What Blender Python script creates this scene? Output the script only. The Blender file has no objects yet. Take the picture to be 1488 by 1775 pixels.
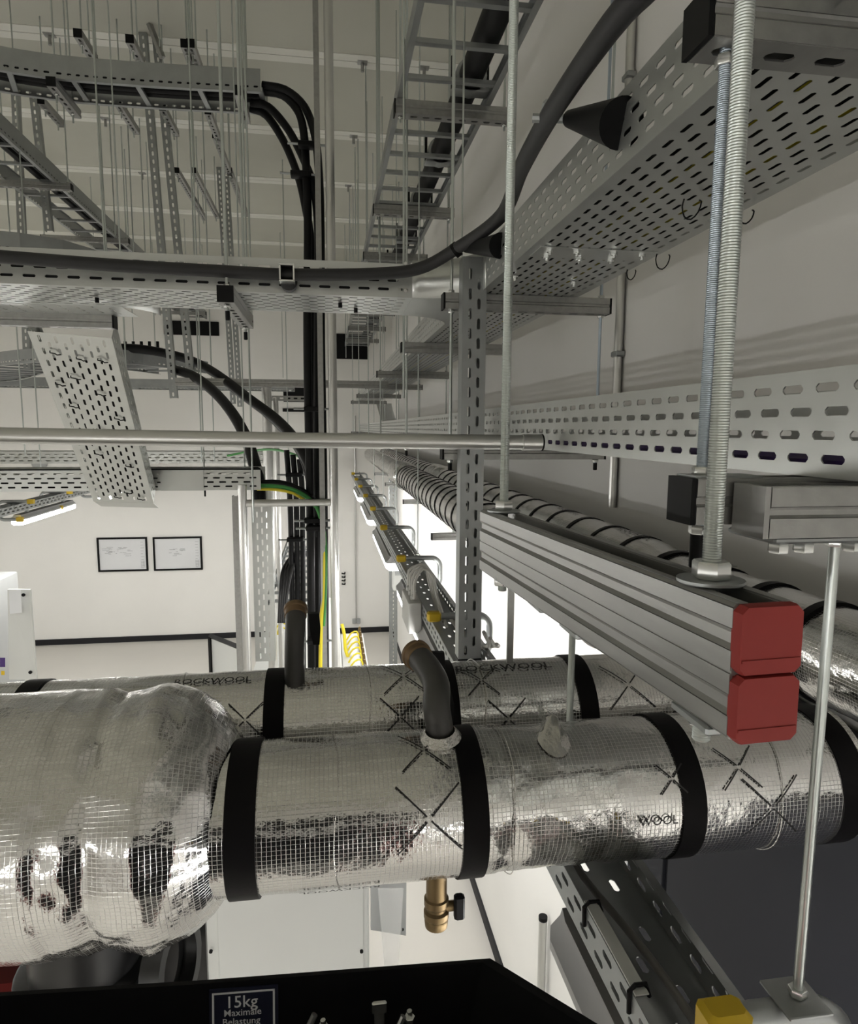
import bpy, math, random
from mathutils import Vector as V, Matrix, noise, Euler
random.seed(7)
C = bpy.context.scene.collection
S = bpy.context.scene
EYE = 3.45                       # eye height above the floor; all coordinates below are relative to the eye
# ------------------------------------------------------------------ camera, light level
F, CX, CY = 1150.0, 744.0, 887.5
M3 = Matrix(((0.98865098, -0.15011262, 0.00595312), (0.01286823, 0.12409878, 0.99218642), (-0.14967847, -0.98084948, 0.12462207)))
cam = bpy.data.cameras.new('camera'); co = bpy.data.objects.new('camera', cam); C.objects.link(co)
cam.sensor_fit = 'HORIZONTAL'; cam.sensor_width = 36; cam.lens = 36 * F / 1488; cam.clip_start = 0.02
mw = M3.transposed().to_4x4(); mw.translation = V((0, 0, EYE)); co.matrix_world = mw
S.camera = co
w = bpy.data.worlds.new('world'); S.world = w; w.use_nodes = True
w.node_tree.nodes['Background'].inputs[0].default_value = (0.5, 0.52, 0.55, 1)
w.node_tree.nodes['Background'].inputs[1].default_value = 0.02
LAMP = 20.5                      # emission of the luminaire diffusers
S.view_settings.view_transform = 'Standard'; S.view_settings.look = 'None'
S.view_settings.gamma = 1; S.view_settings.use_curve_mapping = False
S.view_settings.exposure = 1.05
S.cycles.use_denoising = True
S.cycles.max_bounces = 8; S.cycles.diffuse_bounces = 5; S.cycles.glossy_bounces = 4
S.cycles.caustics_reflective = False; S.cycles.caustics_refractive = False
S.cycles.sample_clamp_indirect = 6

def ray(px, py): return M3.transposed() @ V((px - CX, CY - py, -F))
def at(px, py, Y=None, X=None, Z=None):
    d = ray(px, py)
    if Y is not None: return d * (Y / d.y)
    if X is not None: return d * (X / d.x)
    return d * (Z / d.z)

# ------------------------------------------------------------------ materials
def mat(name, col, metal=0.0, rough=0.5, var=0.0, scale=8.0, bump=0.0, bscale=60.0, emit=None, rvar=0.0, coords='Object', stretch=None, spec=0.5):
    m = bpy.data.materials.new(name); m.use_nodes = True
    nt = m.node_tree; n = nt.nodes; b = n['Principled BSDF']; L = nt.links.new
    b.inputs['Base Color'].default_value = (*col, 1); b.inputs['Metallic'].default_value = metal; b.inputs['Roughness'].default_value = rough; b.inputs['Specular IOR Level'].default_value = spec
    if var or bump or rvar:
        tc = n.new('ShaderNodeTexCoord'); src = tc.outputs[coords]
        if stretch:
            mp = n.new('ShaderNodeMapping'); mp.inputs['Scale'].default_value = stretch; L(src, mp.inputs[0]); src = mp.outputs[0]
    if var or rvar:
        tx = n.new('ShaderNodeTexNoise'); tx.inputs['Scale'].default_value = scale; tx.inputs['Detail'].default_value = 4
        L(src, tx.inputs['Vector'])
    if var:
        mx = n.new('ShaderNodeMix'); mx.data_type = 'RGBA'
        mx.inputs[6].default_value = (*[max(0, c * (1 - var)) for c in col], 1); mx.inputs[7].default_value = (*[min(1, c * (1 + var)) for c in col], 1)
        L(tx.outputs[0], mx.inputs[0]); L(mx.outputs[2], b.inputs['Base Color'])
    if rvar:
        mr = n.new('ShaderNodeMapRange'); mr.inputs[3].default_value = rough - rvar; mr.inputs[4].default_value = rough + rvar
        L(tx.outputs[0], mr.inputs[0]); L(mr.outputs[0], b.inputs['Roughness'])
    if bump:
        t2 = n.new('ShaderNodeTexNoise'); t2.inputs['Scale'].default_value = bscale; t2.inputs['Detail'].default_value = 3; L(src, t2.inputs['Vector'])
        bp = n.new('ShaderNodeBump'); bp.inputs['Strength'].default_value = bump; bp.inputs['Distance'].default_value = 0.002
        L(t2.outputs[0], bp.inputs['Height']); L(bp.outputs[0], b.inputs['Normal'])
    if emit:
        b.inputs['Emission Color'].default_value = (*emit[0], 1); b.inputs['Emission Strength'].default_value = emit[1]
    return m
def foil_material(name, grid=True, crinkle=0.45, rough=0.13, col=(0.66, 0.655, 0.64)):
    m = bpy.data.materials.new(name); m.use_nodes = True
    nt = m.node_tree; n = nt.nodes; b = n['Principled BSDF']; L = nt.links.new
    b.inputs['Metallic'].default_value = 1.0
    uv = n.new('ShaderNodeUVMap'); sp = n.new('ShaderNodeSeparateXYZ'); L(uv.outputs[0], sp.inputs[0])
    def mth(op, a, bb=None):
        k = n.new('ShaderNodeMath'); k.operation = op
        for i, q in enumerate((a, bb)):
            if q is None: continue
            if isinstance(q, (int, float)): k.inputs[i].default_value = q
            else: L(q, k.inputs[i])
        return k.outputs[0]
    def line(o, per):
        f = mth('FRACT', mth('DIVIDE', o, per)); d = mth('ABSOLUTE', mth('SUBTRACT', f, 0.5))
        return mth('SMOOTH_MIN', mth('MULTIPLY', mth('MAXIMUM', mth('SUBTRACT', d, 0.42), 0.0), 14.0), 1.0)
    no = n.new('ShaderNodeTexNoise'); no.noise_type = 'RIDGED_MULTIFRACTAL'; no.inputs['Scale'].default_value = 30; no.inputs['Detail'].default_value = 3; no.inputs['Distortion'].default_value = 0.9; L(uv.outputs[0], no.inputs['Vector'])
    n2 = n.new('ShaderNodeTexNoise'); n2.inputs['Scale'].default_value = 5; n2.inputs['Detail'].default_value = 2; L(uv.outputs[0], n2.inputs['Vector'])
    n3 = n.new('ShaderNodeTexNoise'); n3.inputs['Scale'].default_value = 110; n3.inputs['Detail'].default_value = 2; L(uv.outputs[0], n3.inputs['Vector'])
    msk = mth('POWER', mth('MULTIPLY', n2.outputs[0], 1.35), 2.5)
    h = mth('MULTIPLY', mth('MULTIPLY', no.outputs[0], 0.75 * crinkle), msk)
    h = mth('ADD', h, mth('MULTIPLY', n3.outputs[0], mth('MULTIPLY', n2.outputs[0], 0.30)))
    if grid:
        g = mth('MAXIMUM', line(sp.outputs[0], 0.0062), line(sp.outputs[1], 0.0062))
        h = mth('ADD', h, mth('MULTIPLY', g, 0.024))
    bp = n.new('ShaderNodeBump'); bp.inputs['Strength'].default_value = 1.0; bp.inputs['Distance'].default_value = 0.0045
    L(h, bp.inputs['Height']); L(bp.outputs[0], b.inputs['Normal'])
    mr = n.new('ShaderNodeMapRange'); mr.inputs[3].default_value = rough - 0.06; mr.inputs[4].default_value = rough + 0.08
    L(n2.outputs[0], mr.inputs[0]); ro = mr.outputs[0]
    if grid: ro = mth('ADD', ro, mth('MULTIPLY', g, 0.17))
    L(ro, b.inputs['Roughness'])
    mx = n.new('ShaderNodeMix'); mx.data_type = 'RGBA'; mx.inputs[6].default_value = (*[c * 0.86 for c in col], 1); mx.inputs[7].default_value = (*[min(1, c * 1.08) for c in col], 1)
    L(n2.outputs[0], mx.inputs[0]); L(mx.outputs[2], b.inputs['Base Color'])
    return m
M = dict(
    wall=mat('white_paint', (0.84, 0.83, 0.805), 0, 0.85, 0.03, 3, 0.05, 90),
    ceil=mat('ceiling_paint', (0.55, 0.55, 0.485), 0, 0.9, 0.05, 2.5, 0.08, 120),
    filler=mat('joint_filler_paint', (0.80, 0.80, 0.74), 0, 0.85, 0.06, 2.5),
    floor=mat('grey_floor', (0.58, 0.56, 0.52), 0, 0.55, 0.08, 1.6, 0.03, 40, rvar=0.12),
    base=mat('dark_skirting', (0.02, 0.02, 0.023), 0, 0.6, 0.1, spec=0.2),
    galv=mat('galvanised_steel', (0.34, 0.355, 0.355), 0.82, 0.40, 0.16, 14, 0.04, 200, rvar=0.1),
    tray=mat('sendzimir_sheet', (0.55, 0.565, 0.55), 0.85, 0.34, 0.10, 9, 0.02, 160, rvar=0.06),
    strut=mat('rolled_strut_steel', (0.34, 0.34, 0.33), 0.85, 0.38, 0.22, 10, 0.06, 60, rvar=0.12, stretch=(6, 1, 6)),
    rod=mat('zinc_plated_rod', (0.52, 0.555, 0.54), 0.9, 0.32, 0.08, 30),
    rodblue=mat('blue_zinc_rod', (0.40, 0.46, 0.53), 0.9, 0.32, 0.08, 30),
    nut=mat('bright_zinc', (0.68, 0.69, 0.68), 0.95, 0.26, 0.08, 40),
    foil=foil_material('scrim_foil'),
    foil2=foil_material('crumpled_foil', True, 0.9, 0.13),
    band=mat('black_foil_tape', (0.004, 0.0035, 0.004), 0, 0.5, 0.2, 20, 0.1, 150, spec=0.12),
    black=mat('black_plastic', (0.006, 0.006, 0.0065), 0, 0.5, 0.15, spec=0.15),
    cable=mat('black_cable_sheath', (0.006, 0.006, 0.0065), 0, 0.5, 0.25, 12, 0.04, 100, spec=0.2),
    gcable=mat('dark_grey_cable_sheath', (0.030, 0.030, 0.031), 0, 0.5, 0.2, 14, 0.04, 100, spec=0.3),
    tcable=mat('mid_grey_cable_sheath', (0.17, 0.165, 0.155), 0, 0.5, 0.1),
    red=mat('red_plastic', (0.25, 0.03, 0.026), 0, 0.6, 0.06, 20, spec=0.25),
    yellow=mat('yellow_plastic', (0.62, 0.42, 0.015), 0, 0.5, 0.06, 20),
    yelcable=mat('yellow_sheath', (0.75, 0.62, 0.03), 0, 0.45),
    grncable=mat('green_sheath', (0.05, 0.28, 0.06), 0, 0.45),
    purple=mat('violet_sheath', (0.06, 0.025, 0.16), 0, 0.5),
    brass=mat('aged_brass', (0.17, 0.118, 0.056), 0.8, 0.45, 0.2, 30, rvar=0.1),
    rust=mat('tarnished_brass', (0.20, 0.13, 0.07), 0.7, 0.5, 0.3, 40),
    stub=mat('dark_painted_steel', (0.065, 0.063, 0.060), 0.3, 0.45, 0.25, 25, 0.05, 90),
    steel=mat('dark_raw_steel', (0.05, 0.05, 0.05), 0.8, 0.35, 0.2, 20),
    cab=mat('light_grey_enamel', (0.62, 0.63, 0.61), 0, 0.4, 0.02),
    cabbody=mat('mid_grey_enamel', (0.42, 0.43, 0.43), 0, 0.5, 0.03),
    cabedge=mat('grey_enamel', (0.36, 0.37, 0.37), 0, 0.45, 0.03),
    dark=mat('anthracite_enamel', (0.010, 0.0105, 0.014), 0, 0.6, 0.06, 3, spec=0.2),
    lum=mat('grey_luminaire_body', (0.40, 0.40, 0.40), 0, 0.5, 0.03),
    lens=mat('lit_diffuser', (0.9, 0.9, 0.9), 0, 0.4, emit=((1.0, 0.985, 0.95), LAMP)),
    paper=mat('printed_paper', (0.72, 0.73, 0.75), 0, 0.6, 0.02),
    ink=mat('grey_ink', (0.16, 0.17, 0.18), 0, 0.7),
    print=mat('black_print', (0.015, 0.015, 0.015), 0, 0.5),
    white=mat('white_print', (0.75, 0.76, 0.78), 0, 0.5),
    navy=mat('navy_label', (0.012, 0.014, 0.035), 0, 0.45),
    boxgrey=mat('pale_grey_plastic', (0.55, 0.55, 0.53), 0, 0.5),
    wcable=mat('pale_grey_cable', (0.60, 0.59, 0.56), 0, 0.5),
    cond=mat('conduit_steel', (0.60, 0.60, 0.585), 0.9, 0.30, 0.04, 20, rvar=0.03),
    scrap=mat('crumpled_foil_scrap', (0.62, 0.61, 0.59), 1.0, 0.22, 0.1, 40, 1.0, 140),
    clear=None,
)
g = bpy.data.materials.new('clear_sheet'); g.use_nodes = True
gb = g.node_tree.nodes['Principled BSDF']; gb.inputs['Base Color'].default_value = (0.9, 0.9, 0.9, 1); gb.inputs['Roughness'].default_value = 0.15; gb.inputs['Alpha'].default_value = 0.28
M['clear'] = g

# ------------------------------------------------------------------ mesh builder
class MB:
    def __init__(s): s.v = []; s.f = []; s.uv = None
    def add(s, vs, fs):
        o = len(s.v); s.v += [tuple(x) for x in vs]; s.f += [tuple(i + o for i in q) for q in fs]; return s
    def box(s, x0, x1, y0, y1, z0, z1):
        vs = [(x, y, z) for z in (z0, z1) for y in (y0, y1) for x in (x0, x1)]
        return s.add(vs, [(0, 2, 3, 1), (4, 5, 7, 6), (0, 1, 5, 4), (2, 6, 7, 3), (0, 4, 6, 2), (1, 3, 7, 5)])
    def bbox(s, x0, x1, y0, y1, z0, z1, b=0.004):     # box with chamfered vertical edges and rims
        pr = [(x0 + b, y0), (x1 - b, y0), (x1, y0 + b), (x1, y1 - b), (x1 - b, y1), (x0 + b, y1), (x0, y1 - b), (x0, y0 + b)]
        cx, cy = (x0 + x1) / 2, (y0 + y1) / 2; sx = 1 - 2 * b / (x1 - x0); sy = 1 - 2 * b / (y1 - y0)
        ins = [(cx + (x - cx) * sx, cy + (y - cy) * sy) for x, y in pr]
        rings = [[(x, y, z0) for x, y in ins], [(x, y, z0 + b) for x, y in pr], [(x, y, z1 - b) for x, y in pr], [(x, y, z1) for x, y in ins]]
        return s.rings(rings, True)
    def rings(s, rings, caps=True, closed=True):
        k = len(rings[0]); o = len(s.v)
        for r in rings: s.v += [tuple(p) for p in r]
        for i in range(len(rings) - 1):
            for j in range(k if closed else k - 1):
                a, b_ = o + i * k + j, o + i * k + (j + 1) % k
                s.f.append((a, b_, b_ + k, a + k))
        if caps:
            s.f.append(tuple(o + j for j in reversed(range(k)))); s.f.append(tuple(o + (len(rings) - 1) * k + j for j in range(k)))
        return s
    def prism(s, prof, O, U, W, D, L, caps=True):      # closed profile (u,w) swept along D
        O, U, W, D = V(O), V(U), V(W), V(D)
        return s.rings([[O + U * u + W * q + D * t for u, q in prof] for t in (0, L)], caps)
    def tube(s, path, r, n=10, caps=True, uvs=False):
        P = [V(p) for p in path]; R = r if isinstance(r, (list, tuple)) else [r] * len(P)
        T = []
        for i in range(len(P)):
            d = (P[min(i + 1, len(P) - 1)] - P[max(i - 1, 0)]); T.append(d.normalized())
        a = V((0, 0, 1)) if abs(T[0].z) < 0.9 else V((0, 1, 0))
        N = (a - T[0] * a.dot(T[0])).normalized(); rings = []
        for i, p in enumerate(P):
            N = (N - T[i] * N.dot(T[i])).normalized(); Bn = T[i].cross(N)
            rings.append([p + (N * math.cos(2 * math.pi * j / n) + Bn * math.sin(2 * math.pi * j / n)) * R[i] for j in range(n)])
        return s.rings(rings, caps)
    def sheet(s, O, A, B, L, Wd, spec=None):
        O, A, B = V(O), V(A).normalized(), V(B).normalized()
        def q(a0, a1, b0, b1): s.add([O + A * a0 + B * b0, O + A * a1 + B * b0, O + A * a1 + B * b1, O + A * a0 + B * b1], [(0, 1, 2, 3)])
        if not spec: q(0, L, 0, Wd); return s
        rows, pitch, sl, sw = spec['rows'], spec['pitch'], spec['sl'], spec['sw']
        mg = spec.get('mg', 0.012); lo = spec.get('lo', 0.0); hi = spec.get('hi', L); st = spec.get('st', 0.5)
        if lo > 0: q(0, lo, 0, Wd)
        if hi < L: q(hi, L, 0, Wd)
        if mg > 0: q(lo, hi, 0, mg); q(lo, hi, Wd - mg, Wd)
        rh = (Wd - 2 * mg) / rows; hl, hw = sl / 2, sw / 2; c = hw * 0.7
        for r in range(rows):
            b0 = mg + r * rh; bc = b0 + rh / 2; Bh = rh / 2
            off = (st * pitch) if r % 2 else 0.0; off = off % pitch
            a = lo + off
            if off > 1e-6: q(lo, a, b0, b0 + rh)
            while a + pitch <= hi + 1e-9:
                ac = a + pitch / 2; Ah = pitch / 2
                pts = [(hl, -hw + c), (hl, hw - c), (hl - c, hw), (-hl + c, hw), (-hl, hw - c), (-hl, -hw + c), (-hl + c, -hw), (hl - c, -hw), (Ah, -Bh), (Ah, Bh), (-Ah, Bh), (-Ah, -Bh)]
                s.add([O + A * (ac + x) + B * (bc + y) for x, y in pts],
                      [(0, 8, 9, 1), (1, 9, 2), (2, 9, 10, 3), (3, 10, 4), (4, 10, 11, 5), (5, 11, 6), (6, 11, 8, 7), (7, 8, 0)])
                a += pitch
            if a < hi - 1e-6: q(a, hi, b0, b0 + rh)
        return s
    def fold(s, pts, O, U, W, D, L, specs=None):       # folded open profile; each leaf may be slotted
        O, U, W, D = V(O), V(U), V(W), V(D)
        for i in range(len(pts) - 1):
            p, q_ = O + U * pts[i][0] + W * pts[i][1], O + U * pts[i + 1][0] + W * pts[i + 1][1]
            s.sheet(p, D, q_ - p, L, (q_ - p).length, (specs or {}).get(i))
        return s
    def lathe(s, prof, O, ax, n=20, caps=True):        # (r, h) along axis
        ax = V(ax).normalized(); a = V((0, 0, 1)) if abs(ax.z) < 0.9 else V((1, 0, 0))
        N = (a - ax * a.dot(ax)).normalized(); Bn = ax.cross(N); O = V(O)
        return s.rings([[O + ax * h + (N * math.cos(2 * math.pi * j / n) + Bn * math.sin(2 * math.pi * j / n)) * r for j in range(n)] for r, h in prof], caps)
    def hexnut(s, c, ax, r, h):
        return s.lathe([(r * 0.9, 0), (r, h * 0.12), (r, h * 0.88), (r * 0.9, h)], c, ax, 6)
    def mesh(s, name, off=V((0, 0, 0)), smooth=True):
        me = bpy.data.meshes.new(name)
        me.from_pydata([(x - off[0], y - off[1], z - off[2]) for x, y, z in s.v], [], s.f); me.update()
        if s.uv is not None:
            ul = me.uv_layers.new(name='UVMap')
            vi = [0] * len(me.loops); me.loops.foreach_get('vertex_index', vi)
            flat = []
            for poly in me.polygons:
                us = [s.uv[vi[k]] for k in poly.loop_indices]
                mx = max(u[1] for u in us); mn = min(u[1] for u in us); per = s.uvper
                for u in us:
                    vv = u[1]
                    if mx - mn > per / 2 and vv < per / 2: vv += per
                    flat += [u[0], vv]
            ul.data.foreach_set('uv', flat)
        if smooth:
            me.polygons.foreach_set('use_smooth', [True] * len(me.polygons)); me.set_sharp_from_angle(angle=math.radians(38))
        return me

POS = {}
def tag(o, label=None, cat=None, group=None, kind=None):
    if label: o['label'] = label
    if cat: o['category'] = cat
    if group: o['group'] = group
    if kind: o['kind'] = kind
    return o
def thing(name, label, cat, loc, group=None):
    o = bpy.data.objects.new(name, None); C.objects.link(o); o.empty_display_size = 0.05
    o.location = (loc[0], loc[1], loc[2] + EYE); POS[o] = V(loc)
    return tag(o, label, cat, group)
def part(parent, name, mb, m, label=None, solid=0.0, kind=None, soft=False):
    off = POS[parent]
    me = mb.mesh(name, off, smooth=(not solid or soft)); me.materials.append(m)
    o = bpy.data.objects.new(name, me); C.objects.link(o); o.parent = parent; POS[o] = off
    if solid:
        md = o.modifiers.new('sheet', 'SOLIDIFY'); md.thickness = solid; md.offset = 0
    if label: o['label'] = label
    if kind: o['kind'] = kind
    return o
def shared(parent, name, me, loc, rot=None):           # a piece that shares its mesh with alike pieces
    o = bpy.data.objects.new(name, me); C.objects.link(o); o.parent = parent
    o.location = V(loc) - POS[parent]
    if rot: o.rotation_euler = rot
    POS[o] = V(loc); return o
def single(name, label, cat, mb, m, group=None, kind=None, solid=0.0):
    xs = [p[0] for p in mb.v]; ys = [p[1] for p in mb.v]; zs = [p[2] for p in mb.v]
    off = V(((min(xs) + max(xs)) / 2, (min(ys) + max(ys)) / 2, min(zs)))
    me = mb.mesh(name, off, smooth=not solid); me.materials.append(m)
    o = bpy.data.objects.new(name, me); C.objects.link(o); o.location = off + V((0, 0, EYE)); POS[o] = off
    if solid:
        md = o.modifiers.new('sheet', 'SOLIDIFY'); md.thickness = solid; md.offset = 0
    return tag(o, label, cat, group, kind)
def spline(pts, step=0.03):
    P = [V(p) for p in pts]; P = [P[0] * 2 - P[1]] + P + [P[-1] * 2 - P[-2]]; out = []
    for i in range(1, len(P) - 2):
        n = max(2, int((P[i + 1] - P[i]).length / step))
        for k in range(n):
            t = k / n; a, b, c, d = P[i - 1], P[i], P[i + 1], P[i + 2]
            out.append(0.5 * ((2 * b) + (c - a) * t + (2 * a - 5 * b + 4 * c - d) * t * t + (3 * b - a - 3 * c + d) * t ** 3))
    out.append(P[-2]); return out
def fillet(pts, r, n=8):                               # polyline with rounded corners
    P = [V(p) for p in pts]; out = [P[0]]
    for i in range(1, len(P) - 1):
        a, b = (P[i - 1] - P[i]).normalized(), (P[i + 1] - P[i]).normalized()
        ang = a.angle(b); d = r / math.tan(ang / 2); p0, p1 = P[i] + a * d, P[i] + b * d
        c = P[i] + (a + b).normalized() * (r / math.sin(ang / 2)); e0, e1 = p0 - c, p1 - c; th = e0.angle(e1)
        for k in range(n + 1):
            t = k / n; out.append(c + (e0 * math.sin((1 - t) * th) + e1 * math.sin(t * th)) / math.sin(th))
    out.append(P[-1]); return out
def resample(path, step):
    out = [V(path[0])]; acc = 0
    for a, b in zip(path, path[1:]):
        L = (b - a).length; t = step - acc
        while t <= L: out.append(a + (b - a) * (t / L)); t += step
        acc = (acc + L) % step
    if (out[-1] - V(path[-1])).length > step * 0.3: out.append(V(path[-1]))
    return out
X, Y, Z = V((1, 0, 0)), V((0, 1, 0)), V((0, 0, 1))

# ------------------------------------------------------------------ structure
FL, CE, WR, WF, WL, WB = -3.45, 2.6, 1.055, 11.0, -8.0, -4.0
def struct(name, mb, m):
    return single(name, None, None, mb, m, kind='structure')
struct('floor', MB().box(WL, WR, WB, WF, FL - 0.1, FL), M['floor'])
struct('wall_right', MB().box(WR, WR + 0.15, WB, WF, FL, CE + 0.2), M['wall'])
struct('wall_far', MB().box(WL, WR + 0.15, WF, WF + 0.15, FL, CE + 0.2), M['wall'])
struct('wall_left', MB().box(WL - 0.15, WL, WB, WF, FL, CE + 0.2), M['wall'])
struct('wall_back', MB().box(WL, WR + 0.15, WB - 0.15, WB, FL, CE + 0.2), M['wall'])
ce = struct('ceiling', MB().box(WL, WR, WB, WF, CE + 0.16, CE + 0.26), M['ceil'])
y0 = 5.12 - 1.23 * 8
pm = None
for k in range(14):                                     # precast slabs, chamfered along their joints
    a, b = y0 + k * 1.23 + 0.004, y0 + (k + 1) * 1.23 - 0.004
    if b < WB: continue
    a0, b0 = max(a, WB), min(b, WF); ch = 0.085
    pr = [(a0, CE + 0.16), (a0, CE), (b0, CE), (b0, CE + 0.16)]
    part(ce, 'ceiling_panel', MB().prism(pr, (WL, 0, 0), Y, Z, X, WR - WL), M['ceil'])
    for q0, q1 in ((a0, a0 + 0.082), (b0 - 0.082, b0)):
        part(ce, 'joint_band', MB().box(WL, WR, q0, q1, CE - 0.006, CE - 0.0005), M['filler'], 'lighter filler strip along a slab joint')
struct('baseboard_far', MB().box(WL, WR, WF - 0.02, WF, FL, FL + 0.09), M['base'])
struct('baseboard_right', MB().box(WR - 0.015, WR, 2.2, WF, FL, FL + 0.09), M['base'])

# ------------------------------------------------------------------ builders for the installations
S1 = 0.041
NUT = MB().hexnut((0, 0, 0), Z, 0.0095, 0.009).mesh('hex_nut'); NUT.materials.append(M['nut'])
NUT2 = MB().hexnut((0, 0, 0), Z, 0.0125, 0.012).mesh('hex_nut'); NUT2.materials.append(M['nut'])
def rod(label, x, y, z0, z1, r=0.005, nuts=(), m='rod', group=None, thread=None, tip=None, washer=None):
    t = thing('threaded_rod', label, 'threaded rod', (x, y, z0), group)
    b = MB()
    if thread:
        rings = []; z = z0; k = 0; e = min(z1, z0 + thread); n = 12
        while z < e:
            rr = r if k % 2 else r * 0.94
            rings.append([(x + rr * math.cos(6.2832 * j / n), y + rr * math.sin(6.2832 * j / n), z) for j in range(n)]); z += 0.0009; k += 1
        rings += [[(x + r * math.cos(6.2832 * j / n), y + r * math.sin(6.2832 * j / n), z_) for j in range(n)] for z_ in (z, z1) if z_ <= z1]
        b.rings(rings)
    else: b.tube([(x, y, z0), (x, y, z1)], r, 8)
    part(t, 'shaft', b, M[m])
    for q in nuts: shared(t, 'hex_nut', NUT2 if r > 0.0055 else NUT, (x, y, q), (0, 0, 0.3))
    if washer is not None:
        part(t, 'washer', MB().lathe([(r * 1.05, 0), (0.019, 0), (0.02, 0.001), (0.02, 0.0025), (r * 1.05, 0.003)], (x, y, washer), Z, 20, False), M['nut'])
    if tip: part(t, 'end_cap', MB().lathe([(r * 1.0, 0), (r * 1.35, 0.002), (r * 1.35, tip), (r * 1.1, tip)], (x, y, z0 - 0.004), Z, 12), M['black'], 'black plastic end cap')
    return t
CAPM = {}
def channel(label, O, D, L, up=Z, side=None, cat='support strut', group=None, caps=(1, 1), size=S1, name='strut_channel', slots=True, capmat='black'):
    # C channel: slotted back at O, opening towards `up`
    O, D, up = V(O), V(D).normalized(), V(up).normalized(); U = up.cross(D).normalized()
    t = thing(name, label, cat, O + D * (L / 2), group); s = size; h = s / 2
    pts = [(-h + 0.0095, s - 0.005), (-h + 0.0095, s), (-h, s), (-h, s * 0.62), (-h + 0.002, s * 0.56), (-h + 0.002, s * 0.44), (-h, s * 0.38), (-h, 0), (h, 0), (h, s * 0.38), (h - 0.002, s * 0.44), (h - 0.002, s * 0.56), (h, s * 0.62), (h, s), (h - 0.0095, s), (h - 0.0095, s - 0.005)]
    spec = {7: dict(rows=1, pitch=0.05, sl=0.028, sw=0.013, mg=0.008)} if slots else None
    part(t, 'channel', MB().fold(pts, O, U, up, D, L, spec), M['strut'], solid=0.0018)
    for e, on in ((0, caps[0]), (L, caps[1])):
        if on:
            sg = -1 if e == 0 else 1
            part(t, 'end_cap', MB().prism([(-h - .001, -.001), (h + .001, -.001), (h + .001, s + .001), (-h - .001, s + .001)], O + D * (e - (0.006 if sg < 0 else -0.001)), U, up, D, 0.005), M[capmat], 'black plastic end cap')
    return t
def perf_tray(label, O, D, L, U, Wd, H, bed, flange, group=None, lipin=0.012, W=Z, cat='cable tray', both=True, name='cable_tray'):
    O, D, U, W = V(O), V(D).normalized(), V(U).normalized(), V(W).normalized()
    t = thing(name, label, cat, O + D * (L / 2) + U * (Wd / 2), group)
    part(t, 'bed', MB().sheet(O, D, U, L, Wd, bed), M['tray'], solid=0.0005)
    for k, u in enumerate((0, Wd)):
        if k and not both: continue
        p = O + U * u; b = MB().sheet(p, D, W, L, H, flange)
        b.sheet(p + W * H, D, U * (1 if k == 0 else -1), L, lipin)
        part(t, 'side_flange', b, M['tray'], solid=0.0015)
    return t
BED = dict(rows=11, pitch=0.046, sl=0.026, sw=0.0068, mg=0.014)
FLG = dict(rows=4, pitch=0.046, sl=0.028, sw=0.008, mg=0.008)
def ladder(label, path, Wd, H=0.07, rung=0.25, group=None, name='cable_ladder', U=None, slot=True):
    # side rails sweep along path (path = centreline at rung height), rungs between
    P = [V(p) for p in path]
    t = thing(name, label, 'cable ladder', P[len(P) // 2], group)
    def frame(i):
        d = (P[min(i + 1, len(P) - 1)] - P[max(i - 1, 0)]).normalized(); return d
    for sgn in (-1, 1):
        rings = []; fr = []
        for i, p in enumerate(P):
            d = frame(i); u = (U or d.cross(Z).normalized()); up = u.cross(d).normalized() if U else Z
            o = p + u * (sgn * Wd / 2); fr.append((o, u, up))
            pr = [(0, 0), (0, H), (-0.014, H), (-0.014, H - 0.004), (-0.004, H - 0.004), (-0.004, 0.004), (-0.022, 0.004), (-0.022, 0)]
            rings.append([o + u * (sgn * a) + up * b for a, b in pr])
        if not slot:
            part(t, 'side_rail', MB().rings(rings), M['galv']); continue
        b = MB()
        for (o, u, up), (o2, u2, up2) in zip(fr, fr[1:]):
            A = o2 - o; l = A.length
            k = max(1, round(l / 0.047))
            b.sheet(o, A, up, l, 0.012).sheet(o + up * 0.012, A, up, l, 0.02, dict(rows=1, pitch=l / k, sl=l / k * 0.5, sw=0.010, mg=0.002)).sheet(o + up * 0.032, A, up, l, H - 0.032)
            b.sheet(o, A, u * (-sgn), l, 0.022).sheet(o + up * H, A, u * (-sgn), l, 0.014)
        part(t, 'side_rail', b, M['galv'], solid=0.002)
    tot = 0; acc = rung * 0.5; k = 0
    for a, b in zip(P, P[1:]):
        L = (b - a).length; d = (b - a).normalized(); u = (U or d.cross(Z).normalized()); up = u.cross(d).normalized() if U else Z
        q = acc
        while q < L:
            c = a + d * q
            me = MB().prism([(-0.012, 0.004), (0.012, 0.004), (0.012, 0.02), (0.006, 0.02), (0.006, 0.008), (-0.006, 0.008), (-0.006, 0.02), (-0.012, 0.02)], c - u * (Wd / 2), d, up, u, Wd)
            part(t, 'rung', me, M['galv']); q += rung
        acc = q - L
    return t
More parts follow.
